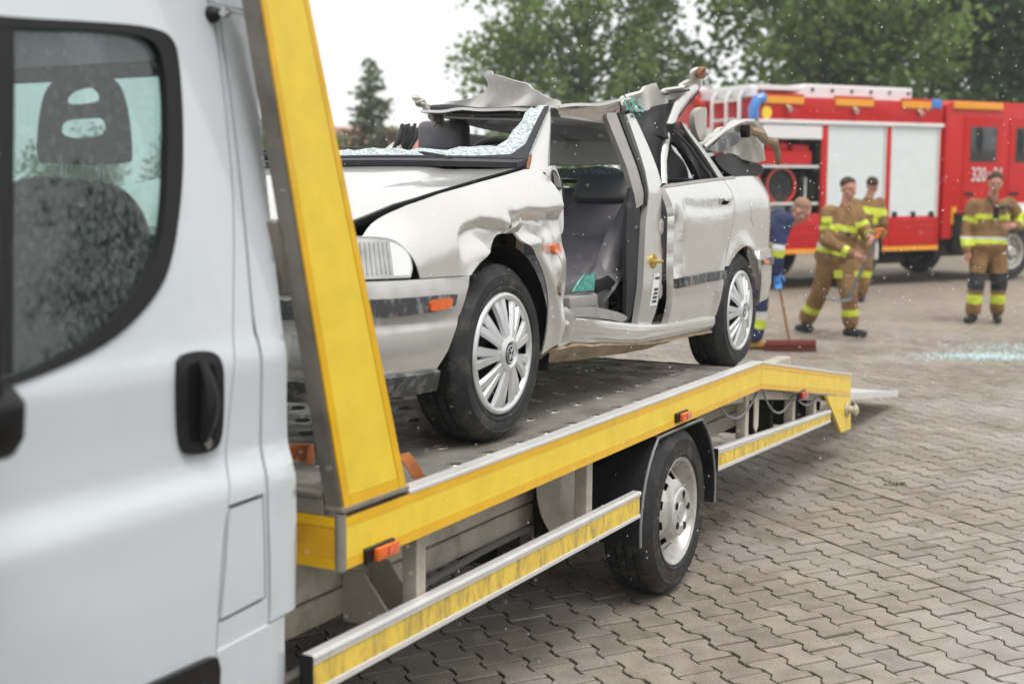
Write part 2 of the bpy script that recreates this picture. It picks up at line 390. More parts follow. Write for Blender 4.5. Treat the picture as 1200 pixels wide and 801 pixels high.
# deck with punched grip holes
HX = [-.145-.18*i for i in range(11)]; HY0, HYP = -1.04, .2105
def deck_piece(name, rows, zf, yfirst, ylast):
    mb = MB(); n = 16; rh = .024
    xs = [-.03]+[(HX[i]+HX[i+1])/2 for i in range(10)]+[-2.07]
    ys = [yfirst]+[(rows[i]+rows[i+1])/2 for i in range(len(rows)-1)]+[ylast]
    for i, hx in enumerate(HX):
        for j, hy in enumerate(rows):
            x0, x1, y0, y1 = xs[i], xs[i+1], ys[j], ys[j+1]
            def onsq(a):
                c, s_ = math.cos(a), math.sin(a); tx = ((x0-hx) if c > 0 else (hx-x1))/max(1e-6, abs(c)); ty = ((y1-hy) if s_ > 0 else (hy-y0))/max(1e-6, abs(s_))
                t = min(abs(tx), abs(ty)); return hx+c*t, hy+s_*t
            ang = sorted([2*math.pi*k/n for k in range(n)]+[math.atan2(yy-hy, xx-hx) % (2*math.pi) for xx in (x0, x1) for yy in (y0, y1)])
            m_ = len(ang); rings = []
            for k, (rr, dz) in enumerate(((None, 0), (rh*1.22, 0), (rh*1.12, .0035), (rh*1.0, .0035), (rh*.98, -.003))):
                ring = []
                for a in ang:
                    if rr is None: X, Y = onsq(a)
                    else: X, Y = hx+rr*math.cos(a), hy+rr*math.sin(a)
                    ring.append((X, Y, zf(Y)+dz))
                rings.append(ring)
            vs = [p for r_ in rings for p in r_]; fs = []
            for k in range(4):
                for q in range(m_): fs.append((k*m_+q, k*m_+(q+1) % m_, (k+1)*m_+(q+1) % m_, (k+1)*m_+q))
            mb.add(vs, fs)
    return tb(mb, name, M_DECK, weld=True, angle=14)
rows = [HY0+HYP*i for i in range(16)]
deck_piece('deck', rows, lambda y: 0., -1.195, 2.31)
slope = (-.285-.005)/(4.20-2.31)
rows2 = [2.42+HYP*i for i in range(9)]
deck_piece('deck_slope', rows2, lambda y: .003+slope*(y-2.312), 2.312, 4.20)
mb = MB(); mb.box((-2.06, -1.19, -.085), (-.04, 2.3, -.060)); 
mb.add([(-2.06, 2.3, -.060), (-.04, 2.3, -.060), (-.04, 4.18, -.338), (-2.06, 4.18, -.338), (-2.06, 2.3, -.085), (-.04, 2.3, -.085), (-.04, 4.18, -.36), (-2.06, 4.18, -.36)], [(0, 1, 2, 3), (7, 6, 5, 4), (0, 4, 5, 1), (1, 5, 6, 2), (2, 6, 7, 3), (3, 7, 4, 0)])
tb(mb, 'deck_underside', M_DARK)
for y in (-.9, -.4, .1, .6, 1.9, 2.25): mb = MB(); mb.box((-1.98, y, -.14), (-.08, y+.05, -.086)); tb(mb, 'cross_bearer', M_CHAS)
for y in (2.9, 3.4, 3.9): mb = MB(); mb.box((-1.98, y, -.44), (-.12, y+.05, -.19+(-.153)*(y-2.6))); tb(mb, 'cross_bearer', M_DARK)

# yellow side rails (near and far), flat part and sloping tail
def seg_quad(y0, y1, z0a, z1a, z0b, z1b, xa, xb):
    """bar between y0 and y1: z range (z0a,z1a) at y0 and (z0b,z1b) at y1"""
    vs = [(x, y, z) for x in (xa, xb) for (y, z) in ((y0, z0a), (y0, z1a), (y1, z1b), (y1, z0b))]
    return vs, [(0, 1, 2, 3), (7, 6, 5, 4), (0, 4, 5, 1), (1, 5, 6, 2), (2, 6, 7, 3), (3, 7, 4, 0)]
for sgn, xo in ((1, 0.), (-1, -2.1)):
    def X(t): return xo - sgn*t if sgn > 0 else xo + t
    rail = MB(); rail.add(*seg_quad(-1.195, 2.312, -.112, .018, -.1, .024, X(.004), X(.03)))
    rail.add(*seg_quad(2.314, 4.215, -.1, .024, -.38, -.258, X(.004), X(.03)))
    ro = tb(rail, 'side_rail', M_ALUD)
    for (y0, y1, za, zb, zc, zd) in ((-1.19, 2.3105, -.112, .02, -.098, .026), (2.3155, 4.215, -.098, .026, -.38, -.256)):
        p = MB(); p.add(*seg_quad(y0, y1, za+.027, zb-.024, zc+.027, zd-.024, X(.004), X(0))); p.build('yellow_panel', M_YEL, ro, off=TO)
        for a, b_, c_, d_ in ((za, za+.0265, zc, zc+.0265), (zb-.0235, zb, zd-.0235, zd)):
            p = MB(); p.add(*seg_quad(y0, y1, a, b_, c_, d_, X(.004), X(-.001))); p.build('reflective_band', M_YELB, ro, off=TO)
    e = MB(); e.add(*seg_quad(-.895, 2.313, .0205, .033, .0265, .039, X(.05), X(-.003))); e.add(*seg_quad(2.313, 4.22, .0265, .039, -.2555, -.243, X(.05), X(-.003)))
    tb(e, 'edge_trim', M_ALU, bevel=.002)
    # tail bracket
    t = MB(); t.prism([(3.62, -.30), (4.225, -.383), (4.27, -.60), (4.02, -.585)], 0, X(.002), X(.02))
    br = tb(t, 'tail_bracket', M_YEL, bevel=.002)
    c = MB(); c.cyl((X(.0), 4.13, -.455), (X(-.012), 4.13, -.455), .045, n=20); c.cyl((X(-.012), 4.13, -.455), (X(-.07), 4.13, -.455), .024, n=16); c.cyl((X(-.05), 4.13, -.455), (X(-.062), 4.13, -.455), .036, n=16)
    c.build('stabiliser_knob', M_CHAS, br, off=TO, bevel=.002)
# front panel of the bed
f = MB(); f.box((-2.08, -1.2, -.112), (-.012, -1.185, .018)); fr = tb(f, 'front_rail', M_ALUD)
p = MB(); p.box((-2.07, -1.206, -.084), (-.02, -1.2, -.006)); p.build('yellow_panel', mat('yellow_panel_shaded', (.72, .38, .015), rough=.45, var=.12, vscale=12, dirt=((.42, .22, .03), .5, .75, 9)), fr, off=TO)  # yellow deepened to amber: shade of the cab gap put into the colour
for a, b_ in ((-.112, -.085), (-.005, .02)):
    p = MB(); p.box((-2.07, -1.207, a), (-.02, -1.2, b_)); p.build('reflective_band', M_YELB, fr, off=TO)
p = MB(); p.box((-2.06, -1.203, .021), (-.06, -1.16, .075)); p.box((-2.06, -1.207, .066), (-.06, -1.15, .082)); tb(p, 'front_kerb', M_ALUD, bevel=.003)
for x in (-.003, -2.097):
    p = MB(); p.cyl((x-.008 if x > -1 else x+.008, -1.197, -.115), (x-.008 if x > -1 else x+.008, -1.197, .03), .014, n=12); p.box((x-.016 if x>-1 else x+.016, -1.205, -.115), (x+.004 if x>-1 else x-.004, -1.188, .03)); tb(p, 'corner_post', M_ALUD)
# headboard wings leaning over the cab
ZT = 1.62
def wing_y(z):   # front and rear edge of the wing at height z
    return -1.2-.246*(z-.03)-.005*math.sin(z*2), -.902-.338*(z-.03)
for xo, s in ((0., 1), (-2.1, -1)):
    a0, a1 = wing_y(.035); b0, b1 = wing_y(ZT)
    mb = MB(); mb.prism([(a0+.002, .035), (a1, .036), (b1, ZT), (b0+.002, ZT)], 0, xo-s*.055, xo-s*.004); wo = tb(mb, 'headboard_wing', M_ALUD, bevel=.004)
    def strip(nm, t0, t1, z0, z1, m, x1):
        q = []
        for z in (z0, z1):
            u, v = wing_y(z); q.append((u+(v-u)*t0, u+(v-u)*t1, z))
        mb = MB(); mb.prism([(q[0][0], z0), (q[0][1], z0), (q[1][1], z1), (q[1][0], z1)], 0, xo-s*.004, xo+s*x1); mb.build(nm, m, wo, off=TO, bevel=.0006)
    strip('yellow_panel', .125, .875, .075, ZT-.04, M_YEL, .001); strip('reflective_band', .03, .12, .038, ZT-.04, M_YELB, .0018); strip('reflective_band', .88, .985, .038, ZT-.04, M_YELB, .0018)
    strip('reflective_band', .125, .875, .038, .0735, M_YELB, .0016); strip('reflective_band', .03, .985, ZT-.038, ZT, M_YELB, .0016)
    u, v = wing_y(.62)
    mb = MB(); mb.prism([(u+.005, .58), (u+.07, .58), (u+.045, .76), (u-.04, .76)], 0, xo-s*.05, xo-s*.14); mb.prism([(u+.0, .60), (u+.05, .60), (u+.03, .72), (u-.03, .72)], 0, xo-s*.14, xo-s*.19); tb(mb, 'gusset', M_ALUD, bevel=.006)
    mb = MB(); u1, v1 = wing_y(.03); mb.box((xo-s*.055, u1-.004, .034), (xo+s*.003, v1+.004, .048)); tb(mb, 'wing_foot', M_ALUD, bevel=.002)
mb = MB(); u, v = wing_y(.66); mb.box((-1.95, u-.02, .62), (-.15, u+.05, .70)); tb(mb, 'headboard_crossbar', M_ALUD, bevel=.006)
mb = MB(); u, v = wing_y(1.55); mb.box((-2.05, u+.02, 1.52), (-.05, u+.09, 1.60)); tb(mb, 'headboard_crossbar', M_ALUD, bevel=.006)
# marker lamps
for (y, z, m, h) in ((-1.04, -.098, M_ORANGE, .034), (1.19, -.068, M_ORANGE, .032), (3.05, -.222, M_REDL, .034)):
    mb = MB(); mb.box((-.002, y-.075, z-h/2-.004), (.012, y+.06, z+h/2+.004)); b0 = tb(mb, 'marker_lamp', M_BLK, bevel=.003)
    mb = MB(); mb.box((.0125, y-.045, z-h/2), (.028, y+.057, z+h/2)); mb.build('lens', m, b0, off=TO, bevel=.005, seg=2)
    mb = MB(); mb.box((.029, y+.0, z-h/2+.003), (.0305, y+.004, z+h/2-.003)); mb.build('lens_rib', M_REDL, b0, off=TO)
# chassis
for xc in (-.30, -1.74):
    mb = MB(); mb.box((xc-.06, -1.36, -.392), (xc, 4.0, -.312)); tb(mb, 'chassis_rail', M_CHAS, bevel=.004)
    mb = MB(); mb.box((xc-.075, -1.30, -.302), (xc+.006, 3.9, -.12)); tb(mb, 'subframe_rail', M_CHAS, bevel=.004)
mb = MB(); mb.tube([(-.22, -1.35, -.46), (-.25, -1.05, -.46), (-.26, -.8, -.43), (-.27, -.5, -.41), (-.29, 0, -.40), (-.30, .5, -.40)], .013, n=8); tb(mb, 'brake_hose', M_CABLE)
mb = MB(); mb.cyl((-1.62, 1.19, -.47), (-.22, 1.19, -.47), .045, n=14); mb.lathe([(.001, -.14), (.09, -.12), (.13, 0), (.09, .12), (.001, .14)], (-1.05, 1.19, -.47), 0, 20); tb(mb, 'rear_axle', M_DARK)
for x in (-.42, -1.68):
    mb = MB(); mb.tube([(x, .45, -.36), (x, .8, -.44), (x, 1.19, -.52), (x, 1.6, -.44), (x, 1.95, -.36)], .03, n=6, flat=.5, upv=(0, 0, 1)); tb(mb, 'leaf_spring', M_DARK)
mb = MB(); mb.cyl((-.9, -.7, -.50), (-.9, .6, -.50), .11, n=18); tb(mb, 'exhaust_silencer', M_DARK)
mb = MB(); mb.box((-1.5, -.6, -.52), (-.75, .35, -.22)); tb(mb, 'fuel_tank', M_DARK, bevel=.03, seg=2)
# channel bracket near the front, open towards the flank
mb = MB(); mb.prism([(-.29, -.25), (-.29, -.40), (-.13, -.385), (-.13, -.36), (-.22, -.25)], 1, -.80, -.79); mb.prism([(-.29, -.25), (-.29, -.40), (-.13, -.385), (-.13, -.36), (-.22, -.25)], 1, -.665, -.655); mb.box((-.29, -.80, -.405), (-.125, -.655, -.393))
tb(mb, 'channel_bracket', M_CHAS, bevel=.002)
# pressed spring hanger (ribbed tapered plate)
def hang(u, v):   # u: y, v: z
    w0 = .15; t = (u-.48)/w0; rib = .018*math.exp(-((t-.45)/.12)**2)+.018*math.exp(-((t+.45)/.12)**2)+.016*math.exp(-(t/.1)**2)*sstep(-.46, -.40, v)*(1-sstep(-.28, -.2, v))
    return (-.19+rib-.05*t*t, u, v)
panel('spring_hanger', [(.33, -.10, 1), (.63, -.10, 1), (.625, -.28), (.59, -.38), (.52, -.50), (.49, -.52), (.46, -.50), (.37, -.38), (.335, -.28)], hang, M_CHAS, truck, grid=.015, thick=.006, off=TO)
mb = MB(); mb.cyl((-.20, .48, -.475), (-.145, .48, -.475), .022, n=12); tb(mb, 'hanger_bolt', M_DARK)
mb = MB(); mb.box((-.9, .25, -.52), (-.34, .42, -.33)); tb(mb, 'battery_box', M_DARK, bevel=.01)
# side guards
for xo, s in ((0, 1), (-2.1, -1)):
    for (y0, y1, zt0, zt1, posts) in ((-1.335, .758, -.288, -.299, (-.78, .36)), (1.665, 3.72, -.286, -.402, (2.21, 3.05, 3.5))):
        h0, h1 = .104, (.104 if y0 < 0 else .072)
        def zz(y): return zt0+(zt1-zt0)*(y-y0)/(y1-y0)
        mb = MB(); mb.add(*seg_quad(y0, y1, zt0-h0, zt0, zt1-h1, zt1, xo-s*.03, xo-s*.002))
        for k in (0, 1):
            d0, d1 = ((0, .026), (h0-.018, h0))[k]; e0, e1 = ((0, .02), (h1-.015, h1))[k]
            mb.add(*seg_quad(y0, y1, zt0-d1, zt0-d0, zt1-e1, zt1-e0, xo-s*.002, xo+s*.004))
        mb.add(*seg_quad(y0, y1, zt0-.012, zt0-.003, zt1-.012, zt1-.003, xo+s*.004, xo+s*.007))
        go = tb(mb, 'side_guard', M_ALU, bevel=.0015)
        mb = MB(); mb.add(*seg_quad(y0+.004, y1-.004, zt0-h0+.0185, zt0-.0265, zt1-h1+.0155, zt1-.0205, xo-s*.002, xo+s*.001)); mb.build('yellow_panel', M_YELD, go, off=TO)
        mb = MB(); mb.box((xo-s*.034, y0-.006, zt0-h0-.001), (xo+s*.008, y0-.001, zt0+.001)); mb.build('end_cap', M_BLK, go, off=TO, bevel=.002)
        for py in posts:
            mb = MB(); topz = -.06 if y0 < 0 else (-.09 if py < 2.3 else -.09-.153*(py-2.3)-.05)
            mb.box((xo-s*.085, py-.02, zz(py)-.05), (xo-s*.035, py+.028, topz)); tb(mb, 'guard_post', M_CHAS, bevel=.003)
# rear under-run parts and tail wiring
mb = MB(); mb.box((-2.0, 3.62, -.50), (-.10, 3.70, -.40)); tb(mb, 'underrun_bar', M_DARK, bevel=.005)
mb = MB(); mb.cyl((-.12, 3.66, -.452), (-.02, 3.66, -.452), .035, n=16); tb(mb, 'underrun_end', M_CHAS, bevel=.003)
mb = MB(); mb.add([(-.06, 1.75, -.10), (-.06, 2.31, -.10), (-.06, 4.15, -.385), (-.06, 4.15, -.41), (-.06, 3.2, -.275), (-.06, 2.4, -.165), (-.06, 1.75, -.118)], [(0, 1, 2, 3, 4, 5, 6)]); tb(mb, 'tail_web', M_CHAS, solid=.01)
mb = MB(); mb.prism([(1.75, -.13), (2.3, -.13), (4.0, -.39), (4.0, -.52), (1.75, -.46)], 0, -.62, -.56); tb(mb, 'tail_shade_backing', M_DARK)  # added dark sheet standing in for the shade behind the rear guard
mb = MB(); mb.prism([(2.36, -.12), (2.43, -.12), (2.43, -.30), (2.395, -.335), (2.36, -.30)], 0, -.052, -.044); tb(mb, 'pointed_tab', M_CHAS, bevel=.002)
for y0, y1, dz in ((1.78, 2.35, .09), (2.45, 3.0, .10), (3.05, 3.5, .05)):
    pts = []; mb = MB()
    for i in range(13):
        t = i/12; y = y0+(y1-y0)*t; z = -.115-max(0, y-2.31)*.153-dz*4*t*(1-t); pts.append((-.03, y, z))
    mb.tube(pts, .006, n=6); tb(mb, 'tail_cable', M_CABLE)
# tail ramp plate run out behind the bed
mb = MB(); mb.add(*seg_quad(4.26, 6.25, -.43, -.385, -.665, -.625, -.55, -.1)); mb.add(*seg_quad(4.26, 6.25, -.385, -.375, -.625, -.615, -.12, -.1)); mb.add(*seg_quad(4.26, 6.25, -.385, -.375, -.625, -.615, -.55, -.53)); tb(mb, 'loading_ramp', M_ALU, bevel=.004)

# wheels ------------------------------------------------------------
def tyre_profile(r, rr, wd, tread=0):
    """(radius, axial) ring profile, axial 0 = outer face, positive inwards"""
    return [(rr, .012), (rr+.008, .0), (rr+.016, -.006), (rr+.019, -.010), (rr+.024, -.010), (rr+.027, -.007), (rr+(r-rr)*.40, -.010), (rr+(r-rr)*.62, -.007), (rr+(r-rr)*.65, -.009), (rr+(r-rr)*.68, -.006), (r-.022, .006), (r-.006, .020), (r, .036), (r, wd*.3), (r-.008, wd*.305), (r-.008, wd*.335), (r, wd*.34), (r, wd*.48), (r-.008, wd*.485), (r-.008, wd*.515), (r, wd*.52), (r, wd*.66), (r-.008, wd*.665), (r-.008, wd*.695), (r, wd*.7), (r, wd-.036), (r-.01, wd-.014), (r-.05, wd), (rr, wd-.012)]
def tread_blocks(mb, c, r, wd, n, s):
    for i in range(n):
        a = 2*math.pi*i/n
        for (t0, t1, skew) in ((.030, .056, 0), (wd*.35, wd*.47, 0), (wd*.53, wd*.65, 0), (wd-.056, wd-.030, 0)):
            for k in (0,):
                da = .42*2*math.pi/n
                vs = []
                for aa, rr_ in ((a, r-.012), (a+da, r-.012), (a, r+.0022), (a+da, r+.0022)):
                    for t in (t0, t1): vs.append((c[0]-s*t, c[1]+rr_*math.cos(aa), c[2]+rr_*math.sin(aa)))
                mb.add(vs, [(4, 5, 7, 6), (0, 1, 5, 4), (2, 6, 7, 3), (0, 4, 6, 2), (1, 3, 7, 5)])
def truck_wheel(xf, y, z, s, r=.347):
    """xf outer tyre face; s=+1 faces near side"""
    root = MB(); rr = .218; root.lathe([(p, t) for p, t in tyre_profile(r, rr, .205)], (xf, y, z), 0, 72, closed=False, sgn=-s); tread_blocks(root, (xf, y, z), r, .205, 46, s)
    tyre = tb(root, 'wheel', M_RUB, angle=40)
    mb = MB(); mb.lathe([(rr+.008, .0), (rr+.004, -.004), (rr-.008, .004), (rr-.014, .022), (rr-.03, .045), (rr-.04, .06)], (xf, y, z), 0, 48, sgn=-s)
    # dished disc with round holes
    n = 120; prof = [(rr-.04, .060), (.171, .056), (.133, .020), (.124, .012), (.098, .0), (.086, .004), (.080, .018), (.001, .018)]
    vs = []; fs = []
    for i in range(n):
        a = 2*math.pi*i/n
        for q, t in prof: vs.append((xf-s*t, y+q*math.cos(a), z+q*math.sin(a)))
    m_ = len(prof)
    for i in range(n):
        j = (i+1) % n; hole = (i % 12) in (3, 4, 5, 6, 7)
        for k in range(m_-1):
            if k == 1 and hole: continue
            fs.append((i*m_+k, j*m_+k, j*m_+k+1, i*m_+k+1))
    mb.add(vs, fs)
    rim = mb.build('rim', M_RIM, tyre, off=TO, angle=35)
    mb = MB(); mb.lathe([(.205, .13), (.05, .13)], (xf, y, z), 0, 32, sgn=-s); mb.build('brake_drum', M_DARK, tyre, off=TO)
    mb = MB(); pr = [(.104, .004), (.102, -.012), (.094, -.018), (.060, -.020), (.052, -.010), (.040, -.010), (.034, -.016), (.001, -.016)]
    mb.lathe(pr, (xf, y, z), 0, 40, sgn=-s); hub = mb.build('hub_cap', MATS.get('hub_silver') or mat('hub_silver', (.60, .60, .59), rough=.34, metal=.6, dirt=((.3, .28, .24), .55, .8, 30)), tyre, off=TO)
    mb = MB()
    for i in range(5):
        a = 2*math.pi*(i+.1)/5; cy, cz = y+.072*math.cos(a), z+.072*math.sin(a)
        mb = MB(); mb.cyl((xf+s*.012, cy, cz), (xf+s*.0215, cy, cz), .0165, n=14)
        mb.build('wheel_bolt', M_DARK, tyre, off=TO, bevel=.002)
    return tyre
# the rear wheels stand on the yard: truck frame is pitched, so solve the height
def zdeck_for_world(x, y, zw):
    return (zw-T0.z-(_yt.z*y))/_zt.z
for xf, s in ((-.004, 1), (-2.096, -1)): truck_wheel(xf, 1.19, zdeck_for_world(0, 1.19, .347), s)
for xf, s in ((-.05, 1), (-2.05, -1)): truck_wheel(xf, -2.86, zdeck_for_world(0, -2.86, .347), s)
# rear mudguards
for xo, s in ((-.006, 1), (-2.094, -1)):
    mb = MB(); zc = -.47; n = 22; R0 = .415; vs = []; 
    for i in range(n+1):
        a = R(-8)+R(196)*i/n; ca_, sa_ = math.cos(a), math.sin(a)
        zf = min(.338, R0*sa_) if sa_ > 0 else R0*sa_
        yy = 1.19+(.46*ca_ if ca_ > 0 else .40*ca_)
        for xx, dr in ((xo, .0), (xo, .012), (xo-s*.25, .012), (xo-s*.25, 0)): vs.append((xx, yy+ca_*dr, zc+zf+sa_*dr))
    fs = []
    for i in range(n):
        for k in range(4): fs.append((i*4+k, i*4+(k+1) % 4, i*4+4+(k+1) % 4, i*4+4+k))
    mb.add(vs, fs + [(0, 1, 2, 3), (n*4+3, n*4+2, n*4+1, n*4)]); mo = tb(mb, 'mudguard', M_BLKR)
    mb = MB(); mb.tube([(xo+s*.002, p[1], p[2]) for p in vs[1::4]], .006, n=6); mb.build('mudguard_lip', M_CABLE, mo, off=TO)
    mb = MB(); mb.box((xo-s*.28, .42, -.46), (xo-s*.262, 1.66, -.08)); tb(mb, 'inner_arch', M_DARK)

# ------------------------------------------------------------------ truck cab
CZ = [-.62, -.3, 0, .17, .235, .32, .45, .5, .7, 1.0, 1.25, 1.38, 1.46]
CX = [-.05, -.022, -.012, -.012, -.036, -.037, -.034, -.046, -.07, -.105, -.14, -.18, -.26]
def cab_x(y, z):
    x = sum(interp(z+d, CZ, CX) for d in (-.02, -.013, -.007, 0, .007, .013, .02))/7
    if y < -2.35: x -= .16*((-2.35-y)/1.3)**2
    return x
M_SEAL = mat('window_seal', (.014, .014, .015), rough=.42, spec=.3, bump=.0005, bscale=120, drops=.001, dscale=70)
M_CGLASS = glass('cab_glass', (.52, .70, .66), alpha=.015, drops=.0005, dscale=190)
M_INT = mat('cab_interior', (.09, .095, .10), rough=.85, spec=.2, bump=.0008, bscale=80)
M_CHROME = mat('chrome', (.7, .7, .7), rough=.15, metal=1)
gapc = mat('shut_gap', (.008, .008, .009), rough=.9, spec=.1)
win_hole = [(-2.60, .60), (-2.55, 1.02), (-2.38, 1.12), (-2.057, 1.137), (-1.878, 1.153), (-1.70, 1.165), (-1.632, 1.15), (-1.628, 1.08), (-1.64, .958), (-1.662, .83), (-1.719, .67), (-1.79, .595), (-1.91, .526), (-2.068, .485), (-2.25, .46), (-2.50, .44), (-2.62, .46)]
def inset(poly, d):
    """offset a closed outline inwards"""
    n = len(poly); A = sum(poly[i][0]*poly[(i+1) % n][1]-poly[(i+1) % n][0]*poly[i][1] for i in range(n)); s = 1 if A > 0 else -1; o = []
    for i in range(n):
        a, p, b = poly[i-1], poly[i], poly[(i+1) % n]
        e1 = Vector((p[0]-a[0], p[1]-a[1])).normalized(); e2 = Vector((b[0]-p[0], b[1]-p[1])).normalized()
        nn = (Vector((-e1.y, e1.x))+Vector((-e2.y, e2.x))).normalized()*s
        o.append((p[0]+nn.x*d, p[1]+nn.y*d))
    return o
gl_hole = [(-2.565, .60), (-2.51, 1.0), (-2.36, 1.095), (-2.054, 1.118), (-1.881, 1.137), (-1.74, 1.145), (-1.685, 1.13), (-1.675, 1.07), (-1.687, .955), (-1.722, .777), (-1.769, .672), (-1.879, .575), (-2.021, .512), (-2.20, .478), (-2.48, .46), (-2.57, .48)]
rear_gap = [(-1.52, 1.30), (-1.502, 1.24), (-1.486, 1.19), (-1.488, .95), (-1.495, .775), (-1.548, .493), (-1.588, .25), (-1.597, .195), (-1.634, .051), (-1.652, -.176), (-1.662, -.33), (-1.70, -.40)]
for side in (1, -1):
    def sx(d=0.): return (lambda u, v: (cab_x(u, v)+d, u, v)) if side > 0 else (lambda u, v: (-2.1-cab_x(u, v)-d, u, v))
    th = -1 if side > 0 else 1
    K = dict(off=TO, side=th)
    door = panel('cab_door', [(p[0]-.005, p[1], 1 if i in (0, len(rear_gap)-1) else 0) for i, p in enumerate(rear_gap)] + [(-2.60, -.44), (-2.72, -.10), (-2.80, .45), (-2.74, .62), (-2.45, 1.20), (-2.30, 1.28)],
          sx(), M_CAB, truck, grid=.016, thick=.02, holes=[inset(win_hole, .006)], **K)
    panel('window_seal', win_hole, sx(.006), M_SEAL, door, grid=.06, thick=.02, holes=[gl_hole], **K)
    panel('window', inset(gl_hole, -.004), sx(-.012), M_CGLASS, door, grid=.08, thick=0, **K)
    panel('window_divider', [(-2.21, .492, 1), (-2.157, .492, 1), (-2.060, 1.118, 1), (-2.105, 1.118, 1)], sx(.004), M_SEAL, door, grid=.08, thick=.03, it=0, **K)
    panel('shut_backing', [(-1.70, -.35, 1), (-1.44, -.35, 1), (-1.44, 1.24, 1), (-1.53, 1.24, 1), (-1.56, .6, 1), (-1.70, .1, 1)], sx(-.026), gapc, truck, grid=.06, thick=.004, it=0, **K)
    # handle
    hp = [(-1.749, .387), (-1.748, .45), (-1.735, .482), (-1.69, .488), (-1.628, .48), (-1.608, .455), (-1.606, .38), (-1.61, .30), (-1.63, .266), (-1.68, .264), (-1.728, .27), (-1.745, .30)]
    hd = panel('door_handle', hp, lambda u, v: (lambda p: (p[0]+side*(.012+.012*math.exp(-((u+1.678)/.05)**2-((v-.375)/.09)**2)*0), p[1], p[2]))(sx(.0)(u, v)), M_BLK, door, grid=.03, thick=.024, **K)
    ip = inset(hp, .028)
    panel('handle_recess', ip, lambda u, v: sx(.0135)(u, v), gapc, hd, grid=.05, thick=.004, **K)
    mb = MB(); pts = []
    for i in range(13):
        t = i/12; z = .295+t*.17; b_ = .014+.014*math.sin(math.pi*t)
        p = sx(b_)(-1.682+.008*math.sin(math.pi*t), z); pts.append(p)
    mb.tube(pts, [.012+.009*math.sin(math.pi*min(1, i/12+.08)) for i in range(13)], n=10, flat=1.0); mb.build('grip', M_BLK, hd, off=TO)
    mb = MB(); p = sx(.008)(-1.665, .285); q = sx(.020)(-1.665, .285); mb.cyl(p, q, .012, n=16); mb.build('lock_cylinder', M_CHROME, hd, off=TO, bevel=.002)
    # pillar panels behind the door
    pil = panel('pillar_panel', [(p[0]+.005, p[1], 1 if i in (0, len(rear_gap)-1) else 0) for i, p in enumerate(rear_gap)][1:-1] + [(-1.655, -.176, 1), (-1.474, -.172, 1), (-1.470, -.14), (-1.482, .141), (-1.469, .249), (-1.463, .485), (-1.476, .506), (-1.465, .775), (-1.468, 1.176), (-1.472, 1.21, 1)][0 if False else 1:],
          sx(-.004), M_CAB, truck, grid=.04, thick=.018, holes=[[(-1.613, .137, 1), (-1.487, .141, 1), (-1.478, -.112, 1), (-1.644, -.122, 1)]], **K)
    panel('fuel_flap', [(-1.605, .127, 1), (-1.494, .131, 1), (-1.487, -.102, 1), (-1.634, -.112, 1)], sx(-.003), M_CAB, pil, grid=.05, thick=.015, it=0, **K)
    panel('corner_panel', [(-1.466, 1.235, 1), (-1.462, 1.176), (-1.459, .775), (-1.470, .506), (-1.457, .485), (-1.463, .249), (-1.476, .141), (-1.464, -.14), (-1.468, -.168, 1), (-1.366, -.162, 1), (-1.354, .2), (-1.346, .274), (-1.340, .475), (-1.346, .52), (-1.342, 1.235, 1)],
          lambda u, v: (lambda p: (p[0]-side*.05*sstep(-1.385, -1.335, u)**2, p[1], p[2]))(sx(.0)(u, v)), M_CAB, truck, grid=.03, thick=.018, **K)
    panel('upper_corner', [(-1.50, 1.246, 1), (-1.342, 1.241, 1), (-1.342, 1.44, 1), (-1.54, 1.44, 1)], sx(-.002), M_CAB, truck, grid=.05, thick=.018, it=0, **K)
    panel('rear_sill', [(-1.652, -.182, 1), (-1.366, -.168, 1), (-1.385, -.52, 1), (-1.66, -.52, 1)], lambda u, v: (lambda p: (p[0]-side*.04*sstep(-1.41, -1.36, u)**2, p[1], p[2]))(sx(.0)(u, v)), M_CAB, truck, grid=.05, thick=.018, it=0, **K)
    panel('front_sill', [(-1.665, -.41, 1), (-1.665, -.52, 1), (-2.45, -.52, 1), (-2.50, -.45, 1)], sx(.0), M_CAB, truck, grid=.08, thick=.018, it=0, **K)
    panel('side_moulding', [(-1.655, -.190), (-1.662, -.30), (-1.70, -.31), (-2.55, -.29), (-2.60, -.20), (-2.5, -.185), (-1.70, -.180)], sx(.016), M_BLK, door, grid=.08, thick=.026, it=1, **K)
    # front wing and roof edge
    panel('front_wing', [(-2.72, -.42), (-2.735, -.10), (-2.81, .45), (-2.76, .60), (-3.2, .62), (-3.55, .42), (-3.80, .15), (-3.88, -.30), (-3.40, -.36), (-3.33, -.15), (-3.10, -.02), (-2.85, -.04), (-2.76, -.20)], sx(-.004), M_CAB, truck, grid=.08, thick=.018, **K)
    panel('roof_side', [(-1.342, 1.452, 1), (-1.55, 1.452, 1), (-1.53, 1.306, 1), (-2.30, 1.288, 1), (-2.47, 1.20, 1), (-2.78, .62, 1), (-2.86, .62, 1), (-2.62, 1.2), (-2.40, 1.46, 1)][0:1] + [(-1.54, 1.452, 1), (-1.53, 1.306, 1), (-2.30, 1.288), (-2.46, 1.20), (-2.76, .62, 1), (-2.87, .62, 1), (-2.62, 1.16), (-2.45, 1.452, 1)], sx(-.003), M_CAB, truck, grid=.06, thick=.018, it=1, **K)
    # black rubber stop on the upper pillar
    mb = MB(); p = Vector(sx(0)(-1.50, 1.215)); o_ = Vector((side, .1, .05)); mb.lathe([(.020, 0), (.018, .012), (.011, .022), (.001, .022)], tuple(p), 0, 18, sgn=side); mb.build('rubber_stop', M_BLK, truck, off=TO)
